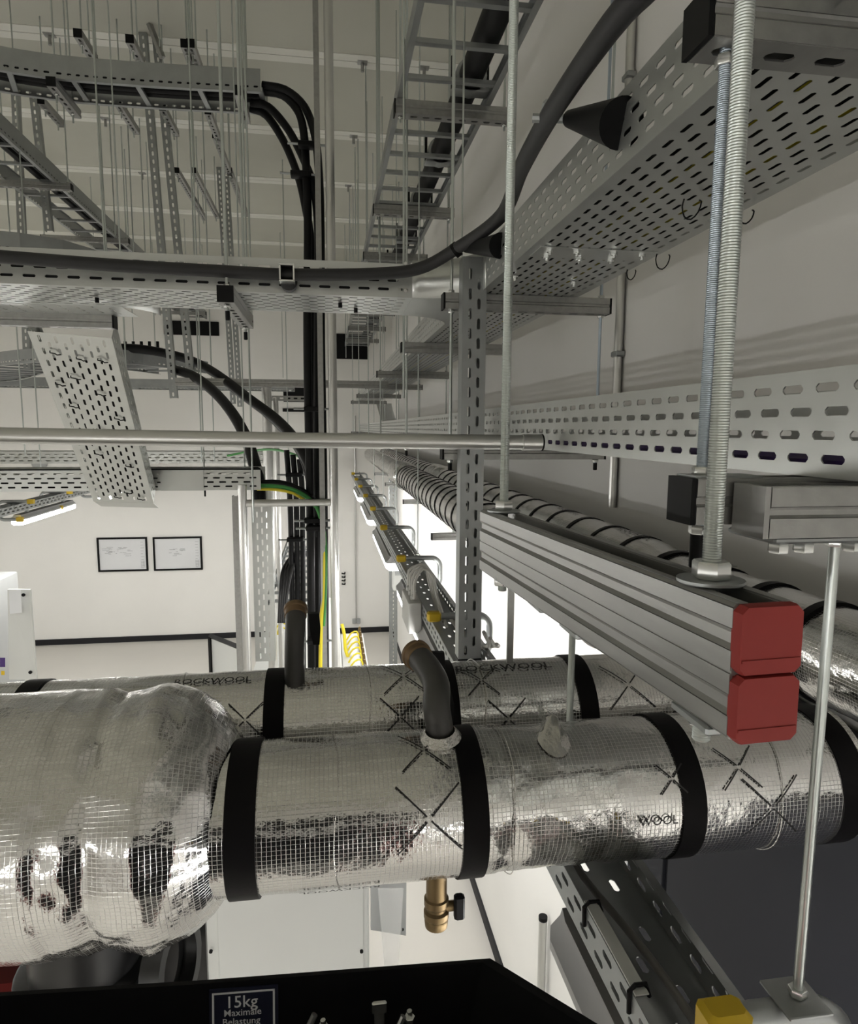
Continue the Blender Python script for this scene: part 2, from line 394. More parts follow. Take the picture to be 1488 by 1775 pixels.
def slotted_post(label, p0, p1, wd=0.05, dp=0.035, group=None, face=None, cat='slotted post', rows=1, lip=True, capb=False):
    p0, p1 = V(p0), V(p1); D = (p1 - p0).normalized(); L = (p1 - p0).length
    face = V(face or (0, -1, 0)); U = D.cross(face).normalized()
    t = thing('slotted_post', label, cat, p0, group)
    spec = dict(rows=rows, pitch=0.052, sl=0.029, sw=0.0085 if rows == 2 else 0.013, mg=0.008)
    pts = [(-wd / 2, -dp), (-wd / 2, 0), (wd / 2, 0), (wd / 2, -dp)]
    part(t, 'post', MB().fold(pts, p0, U, face, D, L, {1: spec}), M['galv'], solid=0.002)
    if rows == 2: part(t, 'back', MB().sheet(p0 + U * (-0.002) - face * dp, D, U, L, wd / 2 + 0.002), M['galv'], solid=0.002)
    if capb: part(t, 'end_cap', MB().prism([(-wd / 2 - .002, -dp - .002), (wd / 2 + .002, -dp - .002), (wd / 2 + .002, .002), (-wd / 2 - .002, .002)], p0 - D * 0.012, U, face, D, 0.012), M['black'], 'black plastic foot cap')
    return t
def cable(label, pts, r, m='cable', group=None, n=12, step=0.03, name='cable', cat='cable'):
    return single(name, label, cat, MB().tube(spline(pts, step), r, n), M[m], group)
ORD = ['first', 'second', 'third', 'fourth', 'fifth', 'sixth', 'seventh', 'eighth', 'ninth', 'tenth', 'eleventh', 'twelfth']

# ================================================================== right hand trays
TY = [0.58, 1.87, 2.94, 4.4, 5.7, 7.4, 9.2]
t = perf_tray('wide perforated cable tray running along the right wall above eye level', (0.42, -0.4, 0.372), Y, 10.1, X, 0.285, 0.105, BED, dict(rows=4, pitch=0.046, sl=0.026, sw=0.0075, mg=0.009))
tray_hi = t
# joint plate with bolts under the bed
part(t, 'joint_plate', MB().box(0.436, 0.69, 1.36, 1.44, 0.3695, 0.3712), M['tray'])
bolt = MB().lathe([(0.0035, -0.012), (0.0035, -0.006), (0.0075, -0.006), (0.0075, 0)], (0, 0, 0), Z, 8).mesh('bolt'); bolt.materials.append(M['nut'])
for i, (bx, by) in enumerate([(0.46, 1.375), (0.47, 1.425), (0.52, 1.38), (0.545, 1.43), (0.6, 1.375), (0.615, 1.425), (0.665, 1.38), (0.455, 1.62), (0.62, 1.66)]):
    shared(t, 'bolt', bolt, (bx, by, 0.3695))
def tie(pts, label, r=0.0012): return cable(label, pts, r, 'black', n=6, step=0.006, name='cable_tie', cat='cable tie')
for i, (a, b_) in enumerate([((0.70, 1.05), 'black cable tie end looping below the tray edge nearest the tall blue rod'), ((0.70, 1.34), 'black cable tie loop hanging from tray edge beside the bolted joint'), ((0.70, 1.48), 'short black cable tie tail just past the bolted tray joint'), ((0.58, 1.02), 'black cable tie knot in the middle of the tray bed')]):
    rr = 0.011 + 0.004 * (i % 2); tie([(a[0] - 0.012 + 0.3 * rr * q, a[1] + rr * math.sin(q * 1.05) + 0.02, 0.366 - rr + rr * math.cos(q * 1.05)) for q in range(7)], b_, 0.0013)
for i, (cx, m, nm) in enumerate([(0.45, 'cable', 'black'), (0.481, 'cable', 'black'), (0.512, 'cable', 'black'), (0.543, 'yelcable', 'yellow'), (0.574, 'cable', 'black'), (0.605, 'cable', 'black'), (0.636, 'yelcable', 'yellow'), (0.667, 'cable', 'black')]):
    cable('%s cable lying in the wide upper tray, %s from its cone side' % (nm, ORD[i]), [(cx, -0.4, 0.389), (cx + 0.003, 2, 0.389), (cx, 5, 0.389), (cx, 9.6, 0.389)], 0.0145 if nm == 'black' else 0.009, m, n=8, step=0.4)
t2 = perf_tray('perforated cable tray with four slot rows running at eye level', (0.455, -0.4, -0.043), Y, 10.1, X, 0.27, 0.1, dict(BED, rows=9), dict(rows=4, pitch=0.046, sl=0.029, sw=0.0085, mg=0.006, st=0.3))
for i, cx in enumerate((0.475, 0.50, 0.53, 0.57, 0.61)):
    cable('violet data cable in the eye level tray, %s from its slotted side' % ORD[i], [(cx, -0.4, -0.032), (cx, 3, -0.032), (cx, 6, -0.032), (cx, 9.6, -0.032)], 0.009, 'purple', n=6, step=0.5)
WHERE = ['nearest the camera', 'beside the tall slotted post', 'next beyond the tall slotted post', 'third from the tall slotted post', 'fourth from the tall slotted post', 'fifth from the tall slotted post', 'close to the far wall']
for i, y in enumerate(TY):
    channel('steel strut under the upper perforated tray, ' + WHERE[i], (0.325, y, 0.370 - S1), X, 0.475)
    if i: channel('steel strut under the eye level tray, ' + WHERE[i], (0.325, y, -0.0445 - S1), X, 0.475)
    if i:
        rod('zinc rod through inner strut ends of both trays, ' + WHERE[i], 0.345, y, -0.115, CE, 0.0045, (0.329 - 0.010, 0.372, -0.0955), tip=0.022)
        rod('zinc rod through wall side strut ends of both trays, ' + WHERE[i], 0.782, y, -0.115, CE, 0.0045, (0.329 - 0.010, 0.372, -0.0955), tip=0.022, m='rodblue' if i == 1 else 'rod')
# near trapeze at eye level: strut, blue rod, second strut bolted in front of it
channel('black capped steel strut carrying the eye level tray near the camera', (0.333, 0.58, -0.0445 - S1), X, 0.55, slots=True)
channel('wider steel strut lying in front of black capped strut near camera', (0.372, 0.532, -0.0500 - 0.041), X, 0.5, caps=(1, 1), size=0.043, capmat='strut')
rod('blue zinc threaded rod with black tip dropping from the upper tray strut', 0.349, 0.58, -0.128, CE, 0.0055, (0.327 - 0.011, -0.043, -0.098), m='rodblue', thread=0.72, tip=0.034)
part([o for o in C.objects if o.name.startswith('threaded_rod')][-1], 'strap_washer', MB().box(0.333, 0.40, 0.563, 0.597, -0.0445, -0.0415), M['galv'])
t = thing('channel_clamp', 'flat clamp rail with bolts under the wider near strut', 'clamp', (0.5, 0.555, -0.11))
part(t, 'plate', MB().bbox(0.385, 0.80, 0.52, 0.59, -0.099, -0.0925, 0.002), M['galv'])
for bx in (0.40, 0.425, 0.475): part(t, 'bolt', MB().hexnut((bx, 0.535, -0.109), Z, 0.009, 0.0095), M['nut'])
rod('zinc threaded rod running down from the near strut to the lamp track arm', 0.487, 0.57, -0.625, -0.05, 0.0052, (-0.111, -0.5955), thread=0.62)

# tee bend towards the crossing tray
def arcw(cx, cy, r, a0, a1, z0, z1, n=14):
    pts = [(cx + r * math.cos(a0 + (a1 - a0) * k / n), cy + r * math.sin(a0 + (a1 - a0) * k / n)) for k in range(n + 1)]
    return pts
t = thing('tray_bend', 'plain curved tee piece joining the crossing tray to the upper right tray', 'tray fitting', (0.33, 2.1, 0.372))
P3 = math.pi
near = arcw(0.245, 1.775, 0.175, P3 / 2, 0, 0, 0)          # from (0.245,1.95) to (0.42,1.775)
far = arcw(0.245, 2.42, 0.175, -P3 / 2, 0, 0, 0)           # from (0.245,2.245) to (0.42,2.42)
for q in (near, far):
    b = MB(); b.rings([[(x, y, 0.372) for x, y in q], [(x, y, 0.475) for x, y in q]], False, False)
    part(t, 'curved_wall', b, M['tray'], solid=0.0018, soft=True)
b = MB(); b.add([(x, y, 0.3715) for x, y in near] + [(x, y, 0.3715) for x, y in far], [(k, k + 1, 15 + k + 1, 15 + k) for k in range(14)])
part(t, 'bed', b, M['tray'], solid=0.0018)
for z in (0.39, 0.44, 0.465): part(t, 'bolt', MB().lathe([(0.005, 0), (0.005, 0.003)], (0.225, 1.949, z), -Y, 8), M['nut'])

# crossing tray, running across the picture towards the left
tl = perf_tray('perforated cable tray crossing the room below the thick black cable', (-1.9, 2.245, 0.372), X, 2.145, -Y, 0.295, 0.092, dict(BED, rows=10, sw=0.009), dict(rows=3, pitch=0.055, sl=0.032, sw=0.0075, mg=0.01))
tl.location = tl.location
for i, (p, nm) in enumerate([((500, 487), 'black'), ((640, 533), 'black')]): pass
for i in range(5):
    cable('black power cable lying in the crossing tray, %s from its front flange' % ORD[i], [(-1.88, 1.981 + 0.058 * i, 0.401), (-0.9, 1.981 + 0.058 * i, 0.401), (0.2, 1.981 + 0.058 * i, 0.401)], 0.0275, 'cable', n=8, step=0.5)
for i, px in enumerate((168, 590, 617)):
    q = at(px, 516 + i * 9, Z=0.37)
    part(tl, 'bolt', MB().lathe([(0.006, -0.014), (0.006, 0)], q, Z, 8), M['black'])
channel('strut under the crossing tray with square black cap facing camera', (-0.262, 1.87, 0.370 - S1), Y, 0.46)
for y, nm in ((1.90, 'camera side'), (2.30, 'far side')):
    rod('threaded rod on %s of the black capped strut under crossing tray' % nm, -0.262, y, 0.29, CE, 0.0045, (0.319, 0.372), tip=0.025)
# tee plate and sloping tray on the left
b = MB(); q0, q1 = at(0, 540, Z=0.371), at(190, 530, Z=0.371)
bl = thing('tray_branch', 'plain tee piece leaving the crossing tray above the sloping tray', 'tray fitting', (-0.85, 2.4, 0.372))
part(bl, 'bed', MB().sheet((-1.25, 2.245, 0.3715), Y, X, 0.20, 0.62, dict(rows=12, pitch=0.046, sl=0.026, sw=0.0068, mg=0.02)), M['tray'], solid=0.0015)
part(bl, 'curved_wall', MB().rings([[(-0.55 - 0.16 + 0.16 * math.cos(a), 2.405 - 0.16 * math.sin(a), z) for a in [k * P3 / 24 for k in range(13)]] for z in (0.372, 0.465)], False, False), M['tray'], solid=0.0015, soft=True)
part(bl, 'side_flange', MB().sheet((-1.25, 2.245, 0.372), Y, Z, 0.2, 0.093, dict(rows=3, pitch=0.046, sl=0.028, sw=0.008)), M['tray'], solid=0.0015)
channel('strut above the sloping tray, with a black cap on its inner end', (-1.10, 2.44, 0.330), X, 0.39)
rod('threaded rod left of the sloping tray, through its upper strut', -1.08, 2.44, 0.29, CE, 0.0045, (0.32, 0.372), tip=0.025)
A0, A1 = V((-0.995, 2.47, 0.318)), V((-1.085, 3.28, -0.345))
D = (A1 - A0); L = D.length; D.normalize(); U = (X - D * X.dot(D)).normalized(); Wn = U.cross(D).normalized()
if Wn.z < 0: Wn = -Wn
ts = perf_tray('sloping perforated cable tray descending behind the long thin conduit', A0, D, L, U, 0.262, 0.085, dict(rows=9, pitch=0.058, sl=0.032, sw=0.0085, mg=0.016), dict(rows=3, pitch=0.055, sl=0.03, sw=0.009, mg=0.012), W=Wn)
for i, (u, v) in enumerate([(0.05, 0.08), (0.13, 0.1), (0.2, 0.1), (0.09, 0.2), (0.16, 0.28), (0.05, 0.36), (0.2, 0.42), (0.12, 0.5), (0.08, 0.66), (0.19, 0.74), (0.15, 0.95), (0.1, 0.99), (0.2, 1.0), (0.03, 0.24)]):
    p = A0 + U * u + D * v - Wn * 0.004
    b = MB().tube([p, p + D * 0.004 - Wn * 0.006, p + U * 0.016 - Wn * 0.007 + D * 0.006, p + U * 0.02 + D * 0.014 - Wn * 0.005, p + U * 0.032 + D * 0.014 - Wn * 0.002], 0.0024, 6)
    single('cable_tie', 'black cable tie knot on the underside of the sloping tray', 'cable tie', b, M['black'], 'cable ties under the sloping tray')
b = MB(); e0 = A1; b.add([e0, e0 + U * 0.262, e0 + U * 0.262 + V((0, 0.10, -0.035)), e0 + V((0, 0.10, -0.035))], [(0, 1, 2, 3)])
part(ts, 'end_plate', b, M['tray'], solid=0.002)
for i in range(4):
    a_ = A0 + U * (0.05 + 0.053 * i) + Wn * 0.024; cable('black cable lying in the sloping tray, %s from its left side' % ORD[i], [a_ + D * 0.16, a_ + D * (L / 2), a_ + D * (L * 0.97)], 0.021, 'cable', n=8, step=0.3)
# low tray that the slope runs into
tq = perf_tray('low perforated cable tray running left behind the sloping tray', (-2.6, 3.62, -0.305), X, 2.27, -Y, 0.26, 0.1, dict(BED, rows=8), dict(rows=4, pitch=0.058, sl=0.034, sw=0.0078, mg=0.008))
part(tq, 'plain_cover', MB().box(-0.80, -0.60, 3.352, 3.356, -0.306, -0.204), M['tray'])
part(tq, 'dark_edge', MB().box(-2.6, -0.33, 3.349, 3.357, -0.206, -0.199), M['black'])
for i, xx in enumerate((-0.97, -0.62, -0.42)):
    rod('thin threaded rod holding the low tray, %s from the sloping tray' % ORD[i], xx, 3.49, -0.345, CE, 0.0035, (-0.318,), tip=0.03)

for i in range(5):
    cable('black cable lying in the low tray behind the slope, %s from front' % ORD[i], [(-2.58, 3.395 + 0.046 * i, -0.28), (-1.4, 3.395 + 0.046 * i, -0.28), (-0.35, 3.395 + 0.046 * i, -0.28)], 0.022, 'cable', n=8, step=0.5)
# further low trays behind
perf_tray('distant perforated tray crossing behind the low tray, under the disc shaped fitting', (-4.6, 6.3, -0.31), X, 4.1, -Y, 0.3, 0.1, None, dict(rows=3, pitch=0.07, sl=0.04, sw=0.01, mg=0.01))

# ================================================================== thin conduit across the picture
t = thing('conduit', 'long bright steel conduit crossing the picture just below eye level', 'conduit', (0, 1.3, -0.03))
part(t, 'tube', MB().tube([at(-60, 754, Y=1.3), at(500, 763, Y=1.3), at(938, 767, Y=1.3)], 0.0148, 20), M['cond'])
part(t, 'coupling', MB().lathe([(0.0148, 0), (0.0165, 0.001), (0.0165, 0.042), (0.0148, 0.043), (0.012, 0.043)], at(905, 766.7, Y=1.3), X, 20), M['cond'])
part(t, 'end_ring', MB().lathe([(0.0165, 0), (0.0172, 0.0005), (0.0172, 0.003), (0.0165, 0.0035)], at(938, 767, Y=1.3), X, 20), M['black'])

# tall slotted post right of centre
slotted_post('tall slotted steel post standing behind the long thin conduit', (0.395, 1.80, -0.655), (0.395, 1.80, 0.455), 0.064, 0.05, rows=2, capb=True)

# ================================================================== thick cable on cone stand-offs
q = [at(1130, -30, Y=0.78), at(1060, 45, Y=0.86), at(960, 190, Y=1.1), at(905, 290, Y=1.33), at(868, 375, Y=1.62), at(790, 432, Y=1.82), at(725, 466, Y=1.88), at(640, 475, Y=1.89), at(500, 476, Y=1.9), at(380, 470, Y=1.9), at(200, 460, Y=1.89), at(0, 445, Y=1.87), at(-80, 440, Y=1.86)]
cable('thick dark grey cable sweeping along the trays on black cone stand-offs', q, 0.0165, 'gcable', n=16, step=0.02)
def cone(label, tip, base, ax, r1=0.012, r2=0.03):
    t = thing('cone_standoff', label, 'cable stand-off', base)
    d = (V(base) - V(tip)); L = d.length
    part(t, 'cone', MB().lathe([(r1 * 0.8, 0), (r1, 0.002), (r2 * 0.97, L - 0.004), (r2, L)], tip, d, 24), M['black'])
    return t
tip = V((0.36, 1.075, 0.455)); base = V((0.417, 1.10, 0.438))
c0 = at(988, 206, Y=1.12); c1 = at(1078, 214, X=0.417)
t = cone('black cone stand-off on the upper tray flange, higher of the two', c0, c1, X, 0.0135, 0.034)
pc = at(942, 208, Y=1.14)
part(t, 'cleat', MB().tube([pc + V((0.0, -.018, -.012)), pc + V((.0, -.02, .02)), pc + V((.004, .0, .026)), pc + V((.004, .018, .01))], 0.0055, 8).tube([pc + V((-.02, -.004, .0)), c0], 0.0075, 8), M['galv'], 'bright metal cleat')
c0 = at(808, 430, Y=1.83); c1 = at(868, 426, X=0.417)
t = cone('black cone stand-off below the cable bend, lower of the two', c0, c1, X, 0.012, 0.03)
part(t, 'cleat', MB().lathe([(0.017, -0.008), (0.02, -0.008), (0.02, 0.008), (0.017, 0.008)], at(791, 433, Y=1.82), V((0.7, -0.4, 0.5)), 16, False), M['black'])
c0 = at(497, 487, Y=1.905); t = thing('cone_standoff', 'dark round stand-off with metal clip holding cable to crossing tray', 'cable stand-off', c0)
part(t, 'cone', MB().lathe([(0.014, 0), (0.024, 0.006), (0.022, 0.045)], at(500, 487, Y=1.90), Y, 20), M['gcable'])
b = MB(); cc = at(498, 475, Y=1.88)
for dz in (-0.0225, 0.0185): b.box(cc.x - 0.02, cc.x + 0.02, cc.y - 0.02, cc.y + 0.022, cc.z + dz, cc.z + dz + 0.004)
b.box(cc.x - 0.02, cc.x - 0.016, cc.y - 0.02, cc.y + 0.02, cc.z - 0.02, cc.z + 0.02).box(cc.x + 0.016, cc.x + 0.02, cc.y - 0.02, cc.y + 0.02, cc.z - 0.02, cc.z + 0.02)
part(t, 'clip', b, M['nut'], 'bright metal clip')

# ================================================================== double strut with red caps, its rods
Pn, Pf = V((0.2575, 0.352, -0.1025)), V((0.2275, 0.885, -0.111))
D = (Pf - Pn); L = D.length; D.normalize(); U = V((D.y, -D.x, 0)).normalized(); W = -D.cross(U); W = W if W.z > 0 else -W
t = thing('double_strut', 'doubled steel strut channel with two red end caps above the foil pipes', 'support strut', (Pn + Pf) / 2 - Z * 0.083)
h = 0.0206
for k, (z0, sg) in enumerate(((-0.0413, 1), (-0.0413, -1))):
    s = 0.0413
    pts = [(-0.0115, s - 0.007), (-0.0115, s), (-h + 0.002, s), (-h, s - 0.002), (-h, s * 0.66), (-h + 0.0026, s * 0.58), (-h + 0.0026, s * 0.4), (-h, s * 0.32), (-h, 0.001), (h, 0.001), (h, s * 0.32), (h - 0.0026, s * 0.4), (h - 0.0026, s * 0.58), (h, s * 0.66), (h, s - 0.002), (h - 0.002, s), (0.0115, s), (0.0115, s - 0.007)]
    part(t, 'channel', MB().fold(pts, Pn + W * (-0.0413), U, W * sg, D, L), M['strut'], solid=0.002)
    a = 0.0213; lo, hi = ((-0.0415, 0.0005), (-0.0838, -0.0425))[k]
    c = 0.004; pr = [(-a + c, lo), (a - c, lo), (a, lo + c), (a, hi - c), (a - c, hi), (-a + c, hi), (-a, hi - c), (-a, lo + c)]
    O = Pn - D * 0.003
    inner = [(u * 0.97, (lo + hi) / 2 + (v - (lo + hi) / 2) * 0.97) for u, v in pr]
    b = MB().rings([[O + U * u + W * v - D * dd for u, v in q_] for q_, dd in ((pr, -0.004), (pr, 0.002), (inner, 0.0045))])
    part(t, 'end_cap', b, M['red'], 'red plastic end cap')
    rz = lo + (hi - lo) * 0.22
    part(t, 'cap_rib', MB().rings([[O + U * u + W * v - D * dd for u, v in ((-a * 0.93, rz - 0.001), (a * 0.93, rz - 0.001), (a * 0.93, rz + 0.0006), (-a * 0.93, rz + 0.0006))] for dd in (0.004, 0.0052)]), M['red'], 'raised rib on red cap')
for fr, nm in ((0.10, 'near'), (0.93, 'far')):
    c = Pn + D * (L * fr)
    part(t, 'washer_plate', MB().lathe([(0.006, 0), (0.021, 0), (0.022, 0.001), (0.022, 0.003), (0.006, 0.003)], c + W * 0.0012, W, 20), M['galv'])
cA, cB = Pn + D * (L * 0.10), Pn + D * (L * 0.93)
rod('thick zinc threaded rod above the red capped end of double strut', cA.x, cA.y, cA.z - 0.11, CE, 0.0062, (cA.z + 0.0045, cA.z - 0.0975), thread=0.72)
rod('zinc threaded rod at the far end of the red capped double strut', cB.x, cB.y, cB.z - 0.105, CE, 0.0060, (cB.z + 0.0045, cB.z - 0.0975), thread=0.9)
cE = Pn + D * (L * 0.62)
q = at(991, 1150, Y=1.066)
rod('zinc rod passing down between the two foil pipes beside a black band', q.x, q.y, -0.75, -0.26, 0.006, (-0.33,), thread=0.48)
q = at(886, 1080, Y=1.2); b = MB().box(q.x - 0.006, q.x + 0.006, q.y, q.y + 0.006, -0.449, -0.24)
single('flat_bar', 'flat steel hanger bar below the far end of double strut', 'hanger bar', b, M['strut'])
for k, fr in enumerate((0.03, 0.4, 0.57, 0.85)): part(t, 'bracket', MB().bbox((Pn + D * (L * fr)).x - 0.022, (Pn + D * (L * fr)).x + 0.022, (Pn + D * (L * fr)).y, (Pn + D * (L * fr)).y + 0.045, Pn.z - 0.0905, Pn.z - 0.084, 0.0015), M['galv'])

# ================================================================== insulated pipes
def foil_tube(path, r, n=64, amp=0.0016, freq=22, step=0.011, rad=None, seed=0):
    P = resample([V(p) for p in path], step); b = MB(); b.uv = []; b.uvper = 2 * math.pi * r; R = []
    T = [(P[min(i + 1, len(P) - 1)] - P[max(i - 1, 0)]).normalized() for i in range(len(P))]
    N = (Z - T[0] * Z.dot(T[0])).normalized(); rings = []; u = 0
    for i, p in enumerate(P):
        if i: u += (p - P[i - 1]).length
        N = (N - T[i] * N.dot(T[i])).normalized(); Bn = T[i].cross(N); ring = []
        rr = r if rad is None else rad(u)
        for j in range(n):
            a = 2 * math.pi * j / n; d = N * math.cos(a) + Bn * math.sin(a); q_ = p + d * rr
            s_ = V((q_.x * freq, q_.y * freq, q_.z * freq + seed))
            am = amp if not callable(amp) else amp(u)
            k = noise.noise(s_) * am + noise.noise(s_ * 2.7) * am * 0.5 + abs(noise.noise(s_ * 0.35)) * am * 0.6 - am * 1.25
            ring.append(q_ + d * k); b.uv.append((u, a * r))
        rings.append(ring)
    b.rings(rings, True); return b
def band_on(parent, path, s0, wd, r, m='band', n=40):
    P = resample([V(p) for p in path], 0.004); i0 = int(s0 / 0.004); i1 = min(len(P) - 1, max(i0 + 2, int((s0 + wd) / 0.004)))
    seg = P[i0:i1 + 1]
    b = MB().tube([seg[0]] + seg + [seg[-1]], [r - 0.004] + [r + 0.0018] * len(seg) + [r - 0.004], n, False)
    return part(parent, 'band', b, M[m])
def on_pipe(x, ang, Yc, zc, r):                         # point on a pipe that runs along X; ang measured from the top towards the camera
    return V((x, Yc - r * math.sin(ang), zc + r * math.cos(ang)))
FY, FZ, FR = 0.925, -0.556, 0.105
RY, RZ = 1.24, -0.565
def strip_on(b, x0, a0, x1, a1, Yc, zc, r, wd=0.0022, n=8):
    pts = []
    dx, da = x1 - x0, (a1 - a0) * r; l = math.hypot(dx, da); ox, oa = -da / l * wd / 2, dx / l * wd / 2 / r
    for k in range(n + 1):
        t_ = k / n; x, a = x0 + dx * t_, a0 + (a1 - a0) * t_
        pts += [on_pipe(x + ox, a + oa, Yc, zc, r), on_pipe(x - ox, a - oa, Yc, zc, r)]
    b.add(pts, [(2 * k, 2 * k + 1, 2 * k + 3, 2 * k + 2) for k in range(n)])
def cross_on(b, x, a, Yc, zc, r, s=0.045):
    for sx in (1, -1): 
        strip_on(b, x - sx * s, a - s / r, x - sx * s * 0.08, a - s * 0.08 / r, Yc, zc, r); strip_on(b, x + sx * s * 0.08, a + s * 0.08 / r, x + sx * s, a + s / r, Yc, zc, r)
def hit_pipe(px, py, Yc, zc, r):                       # where the sight line meets a pipe along X
    d = ray(px, py); a = d.y ** 2 + d.z ** 2; b = -2 * (d.y * Yc + d.z * zc); c = Yc ** 2 + zc ** 2 - r * r
    k = (-b - math.sqrt(max(0, b * b - 4 * a * c))) / (2 * a); p = d * k
    return p.x, math.atan2(Yc - p.y, p.z - zc)
def text_mesh(s, size):
    cu = bpy.data.curves.new('lettering', 'FONT'); cu.body = s; cu.size = size; cu.resolution_u = 2; cu.offset = size * 0.007
    o = bpy.data.objects.new('lettering', cu); C.objects.link(o); bpy.context.view_layer.update()
    me = bpy.data.meshes.new_from_object(o.evaluated_get(bpy.context.evaluated_depsgraph_get())); bpy.data.objects.remove(o)
    vs = [v.co.copy() for v in me.vertices]; fs = [tuple(p.vertices) for p in me.polygons]; bpy.data.meshes.remove(me)
    return vs, fs
def text_on(parent, s, size, x, a, Yc, zc, r, flip=False, sx=1.25, bold=True):
    vs, fs = text_mesh(s, size); b = MB(); out = []
    for p in vs:
        u, v = p.x * sx, p.y
        if flip: u, v = -u, -v
        out.append(on_pipe(x + u, a - v / r, Yc, zc, r + 0.0016))
    b.add(out, fs)
    return part(parent, 'lettering', b, M['print'])
front = [V((-0.16, FY, FZ)), V((0.805, FY, FZ))]
t = thing('insulated_pipe', 'front foil wrapped pipe with black bands, nearest the camera', 'insulated pipe', (0.3, FY, FZ - FR))
def fr_amp(u):
    x = u - 0.16; return 0.0012 + (0.0022 if 0.23 < x < 0.40 else 0)
part(t, 'jacket', foil_tube(front, FR, 80, fr_amp, 24, 0.01), M['foil'])
for x0 in (-0.136, 0.178, 0.497, 0.755): band_on(t, front, x0 + 0.16, 0.038, FR)
b = MB()
for px, py, sz in ((745, 1420, 0.044), (1340, 1400, 0.044), (735, 1300, 0.034), (1165, 1350, 0.02), (1280, 1330, 0.03)):
    b = MB(); x, a = hit_pipe(px, py, FY, FZ, FR); cross_on(b, x, a, FY, FZ, FR + 0.0018, sz); part(t, 'printed_cross', b, M['print'])
for x in (0.005, 0.25, 0.655):                          # overlapping seams of the wrap
    part(t, 'seam', MB().tube([V((x + 0.004 * math.sin(a * 3), FY, FZ)) + V((0, -math.sin(a), math.cos(a))) * (FR + 0.001) for a in [k * 0.12 for k in range(-6, 30)]], 0.0008, 6), M['scrap'])
x, a = hit_pipe(1108, 1432, FY, FZ, FR); text_on(t, 'WOOL', 0.0185, x, a, FY, FZ, FR, sx=1.0)
x, a = hit_pipe(660, 1532, FY, FZ, FR); text_on(t, 'ROCKWOOL', 0.0185, x, a, FY, FZ, FR, True, sx=1.0)
b = MB(); pk = on_pipe(0.335, 0.0, FY, FZ, FR + 0.024); rings = []
for k, f_ in enumerate((1.0, 0.8, 0.55, 0.3, 0.1)):
    ring = []
    for q in range(14):
        an = q * 2 * P3 / 14; bs = on_pipe(0.325 + 0.024 * math.cos(an), 0.30 + 0.30 * math.sin(an), FY, FZ, FR)
        p_ = pk.lerp(bs, f_); nz = 0.009 * (0.3 + f_ * (1 - f_) * 3) * (1 if k else 0)
        ring.append(p_ + V((noise.noise(p_ * 90), noise.noise(p_ * 90 + V((7, 0, 0))), noise.noise(p_ * 90 + V((0, 9, 0))))) * nz)
    rings.append(ring)
part(t, 'lifted_patch', b.rings(rings), M['scrap'], 'torn lifted foil patch')
# rear pipe: along X, elbow, then along the wall
rear = fillet([V((-1.6, RY, RZ)), V((0.70, RY, RZ)), V((0.885, RY + 0.06, -0.425)), V((0.90, 1.75, -0.41)), V((0.90, 10.6, -0.41))], 0.1, 8)
t = thing('insulated_pipe', 'rear foil wrapped pipe that bends and follows the right wall', 'insulated pipe', (0.3, RY, RZ - FR))
def rr_amp(u): return 0.0013 + (0.003 if 2.35 < u < 2.9 else 0) + (0.004 if 6.2 < u < 6.8 else 0)
part(t, 'jacket', foil_tube(rear, FR, 64, rr_amp, 20, 0.014, rad=lambda u: FR + (0.018 * min(1, max(0, (u - 6.25) * 12)) if u < 6.75 else 0.0) if u > 6.2 else FR), M['foil'])
for x0 in (-0.545, -0.118, 0.20, 0.468, 0.735): band_on(t, rear, x0 + 1.6, 0.036, FR)
br = [V((0.90, 1.42, -0.41)), V((0.905, 1.2, -0.405)), V((0.91, 0.80, -0.40))]
part(t, 'branch_jacket', foil_tube(br, FR - 0.012, 56, 0.0022, 20, 0.012), M['foil2'])
for s1 in (0.03, 0.2, 0.36): band_on(t, br, s1, 0.022, FR - 0.01)
rl = sum((q_ - p).length for p, q_ in zip(rear, rear[1:])); s0 = 2.78
while s0 < rl - 0.1:
    if not 6.15 < s0 < 6.8: band_on(t, rear, s0, 0.022, FR, n=28)
    s0 += 0.205
b = MB()
for px, py, sz in ((695, 1243, 0.036), (882, 1246, 0.036), (1090, 1187, 0.046), (700, 1172, 0.04), (425, 1248, 0.03), (1180, 1222, 0.03), (835, 1180, 0.03)):
    b = MB(); x, a = hit_pipe(px, py, RY, RZ, FR); cross_on(b, x, a, RY, RZ, FR + 0.0018, sz); part(t, 'printed_cross', b, M['print'])
for x in (-0.09 + 0.16, 0.285, -0.27, -0.70):
    part(t, 'seam', MB().tube([V((x + 0.004 * math.sin(a * 3), RY, RZ)) + V((0, -math.sin(a), math.cos(a))) * (FR + 0.001) for a in [k * 0.12 for k in range(-6, 30)]], 0.0008, 6), M['scrap'])
x, a = hit_pipe(790, 1166, RY, RZ, FR); text_on(t, 'ROCKWOOL', 0.026, x, a, RY, RZ, FR)
x, a = hit_pipe(300, 1188, RY, RZ, FR); text_on(t, 'ROCKWOOL', 0.022, x, a, RY, RZ, FR, sx=1.05)
# printing on the part along the wall
vs, fs = text_mesh('ROCKWOOL', 0.03); b = MB()
for yy in (1.55, 1.95, 2.5):
    b.add([V((0.90 - (FR + 0.0018) * math.sin(0.1 - p.y / FR), yy - p.x * 1.2, -0.41 + (FR + 0.0018) * math.cos(0.1 - p.y / FR))) for p in vs], fs)
part(t, 'lettering', b, M['print'])
